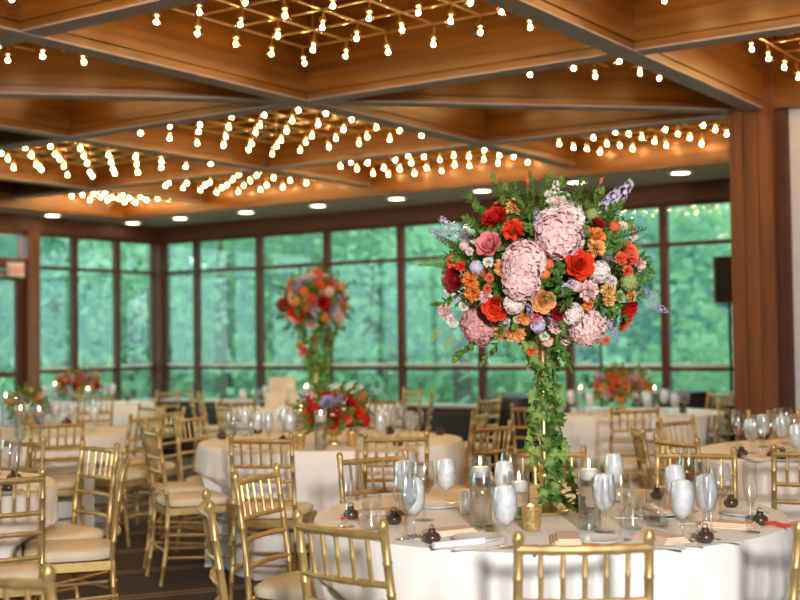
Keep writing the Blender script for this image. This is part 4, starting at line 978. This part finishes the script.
# ------------------------------------------------------------------ outside
GZ = -.6
g = MB().add([(-80, -40, GZ), (60, -40, GZ), (60, 90, GZ), (-80, 90, GZ)], [(0, 1, 2, 3)]); struct('ground', g, M['ground'], False, 'green forest floor outside the windows', 'ground')
rt = random.Random(21)
def crown_mesh(n, rx, rz, s, mat, seed):
    n = int(n*2.3); s *= .55
    r = random.Random(seed); mb = MB(); cl = [(r.gauss(0, .5)*rx, r.gauss(0, .5)*rx, r.uniform(-.9, .9)*rz) for _ in range(22)]
    for _ in range(n):
        c = r.choice(cl); p = Vector((c[0]+r.gauss(0, .26)*rx, c[1]+r.gauss(0, .26)*rx, c[2]+r.gauss(0, .2)*rz))
        d = Vector((r.uniform(-1, 1), r.uniform(-1, 1), r.uniform(-.7, .4))); up = Vector((r.uniform(-1, 1), r.uniform(-1, 1), r.uniform(0, 1.5)))
        k = s*r.uniform(.6, 1.4); dn_ = d.normalized(); u2 = (up-dn_*up.dot(dn_)).normalized(); sd = dn_.cross(u2)
        mb.add([p, p+dn_*k*.5+sd*k*.35, p+dn_*k, p+dn_*k*.5-sd*k*.35], [(0, 1, 2, 3)])
    return mb.mesh('crown', mat, False)
crowns = [crown_mesh(2600, 2.3, 3.2, .34, M['tree1'], 1), crown_mesh(2600, 2.2, 3.2, .34, M['tree2'], 2), crown_mesh(2400, 2.3, 3.0, .32, M['tree3'], 3)]
trunk_ = MB().path([((0, 0, 0), .19), ((.05, 0, 2.5), .15), ((-.05, .05, 6), .11), ((.1, 0, 9.5), .04)], 8).mesh('trunk', M['bark'])
kinds = ['deep green', 'blue green', 'bright yellow green']
where = ['behind the door', 'behind the left window bays', 'in the window corner', 'left of the far tall bouquet', 'behind the far tall bouquet', 'between the two tall bouquets', 'left behind the big bouquet', 'right behind the big bouquet', 'beside the wooden column']
trees = [(-7.0, 19.5, 0), (-10.6, 25, 1), (-4.6, 22.5, 1), (-7.2, 27, 2), (-2.6, 19.0, 2), (-2.9, 27, 0), (-.5, 23.0, 1), (.9, 18.3, 2), (1.4, 28, 0), (3.2, 22.0, 1), (5.2, 18.0, 2), (5.6, 27, 1), (8.0, 22.5, 0)]
seen = {}
for i, (x, y, k) in enumerate(trees):
    w = W(x*1.15, y*1.12); px = 400+1250*x*1.15/(y*1.12)
    zone = where[min(8, max(0, int((px+20)/85)))]
    lab = '%s leafy tree outside the window %s' % (kinds[k], zone)
    lab += ', nearer' if y < 21 else ', farther back'
    seen[lab] = seen.get(lab, 0)+1
    r = empty('tree', (*w, GZ), rt.uniform(0, 6), lab, 'tree')
    s = rt.uniform(.9, 1.15); r.scale = (s, s, s)
    link('trunk', trunk_, r); link('crown', crowns[k], r, (0, 0, 3.9+rt.uniform(-.5, .6)))
# undergrowth and far woods
mb = MB(); r = random.Random(5)
for _ in range(9000):
    x = r.uniform(-15, 13); y = r.uniform(18.2, 30); 
    if abs(x) > y*.42+1: continue
    w = W(x, y); h = r.random()**1.6*(1.5+.05*(y-16)); p = Vector((w[0], w[1], GZ+h)); 
    if w[1] < 12.6 and w[0] > -12.6: continue
    d = Vector((r.uniform(-1, 1), r.uniform(-1, 1), r.uniform(-.3, 1))).normalized(); sd = d.cross(Vector((r.uniform(-1, 1), r.uniform(-1, 1), 1))).normalized(); k = r.uniform(.2, .45)
    mb.add([p, p+d*k*.5+sd*k*.3, p+d*k, p+d*k*.5-sd*k*.3], [(0, 1, 2, 3)])
o = mb.build('undergrowth', M['tree3'], None, False); tag(o, 'bright green undergrowth beneath the trees outside', 'undergrowth', None, 'stuff')
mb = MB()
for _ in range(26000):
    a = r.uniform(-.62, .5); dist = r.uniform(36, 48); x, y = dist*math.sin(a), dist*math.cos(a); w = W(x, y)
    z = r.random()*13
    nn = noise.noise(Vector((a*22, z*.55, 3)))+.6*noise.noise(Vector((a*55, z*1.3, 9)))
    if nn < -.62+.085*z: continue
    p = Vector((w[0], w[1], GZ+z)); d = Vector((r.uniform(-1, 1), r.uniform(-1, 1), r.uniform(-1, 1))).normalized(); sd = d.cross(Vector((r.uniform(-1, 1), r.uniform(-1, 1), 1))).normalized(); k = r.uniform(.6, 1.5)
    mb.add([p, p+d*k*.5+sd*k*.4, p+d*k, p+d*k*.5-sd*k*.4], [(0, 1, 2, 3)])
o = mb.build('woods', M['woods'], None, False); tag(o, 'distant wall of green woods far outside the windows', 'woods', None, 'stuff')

# ------------------------------------------------------------------ the photographer's lamp on its stand
fl = bpy.data.lights.new('photo_lamp', 'AREA'); fl.shape = 'DISK'; fl.size = .5; fl.energy = 170; fl.spread = R_(120); fl.color = (1, .99, .97)
flo = bpy.data.objects.new('photo_lamp', fl); col.objects.link(flo); flo.location = (*W(.8, -2.6), 2.45)
flo.rotation_euler = (Vector((*W(.1, 7), .7))-flo.location).to_track_quat('-Z', 'Y').to_euler()
# ------------------------------------------------------------------ world, camera
wd = bpy.data.worlds.new('World'); sc.world = wd; wd.use_nodes = True
bg = wd.node_tree.nodes['Background']; bg.inputs['Color'].default_value = (.84, .93, 1.0, 1); bg.inputs['Strength'].default_value = 2.9
cam = bpy.data.cameras.new('camera'); co_ = bpy.data.objects.new('camera', cam); col.objects.link(co_); sc.camera = co_
cam.sensor_width = 36; cam.lens = F*36/800; cam.clip_end = 300; cam.clip_start = .05
right = Vector((math.cos(TH), math.sin(TH), 0)); fwd0 = Vector((-math.sin(TH), math.cos(TH), 0)); up0 = Vector((0, 0, 1))
fwd = fwd0*math.cos(PITCH)+up0*math.sin(PITCH); up = up0*math.cos(PITCH)-fwd0*math.sin(PITCH)
r2 = right*math.cos(ROLL)-up*math.sin(ROLL)
u2 = up*math.cos(ROLL)+right*math.sin(ROLL)
mt = Matrix((r2, u2, -fwd)).transposed().to_4x4(); mt.translation = (0, 0, EYE); co_.matrix_world = mt
cam.dof.use_dof = True; cam.dof.focus_distance = 4.5; cam.dof.aperture_fstop = 2.4
sc.view_settings.view_transform = 'Standard'; sc.view_settings.look = 'None'; sc.view_settings.gamma = 1; sc.view_settings.exposure = .53
sc.view_settings.use_curve_mapping = False
sc.cycles.use_denoising = True; sc.cycles.max_bounces = 10; sc.cycles.transparent_max_bounces = 24; sc.cycles.diffuse_bounces = 4; sc.cycles.sample_clamp_indirect = 4
sc.cycles.caustics_reflective = False; sc.cycles.caustics_refractive = False
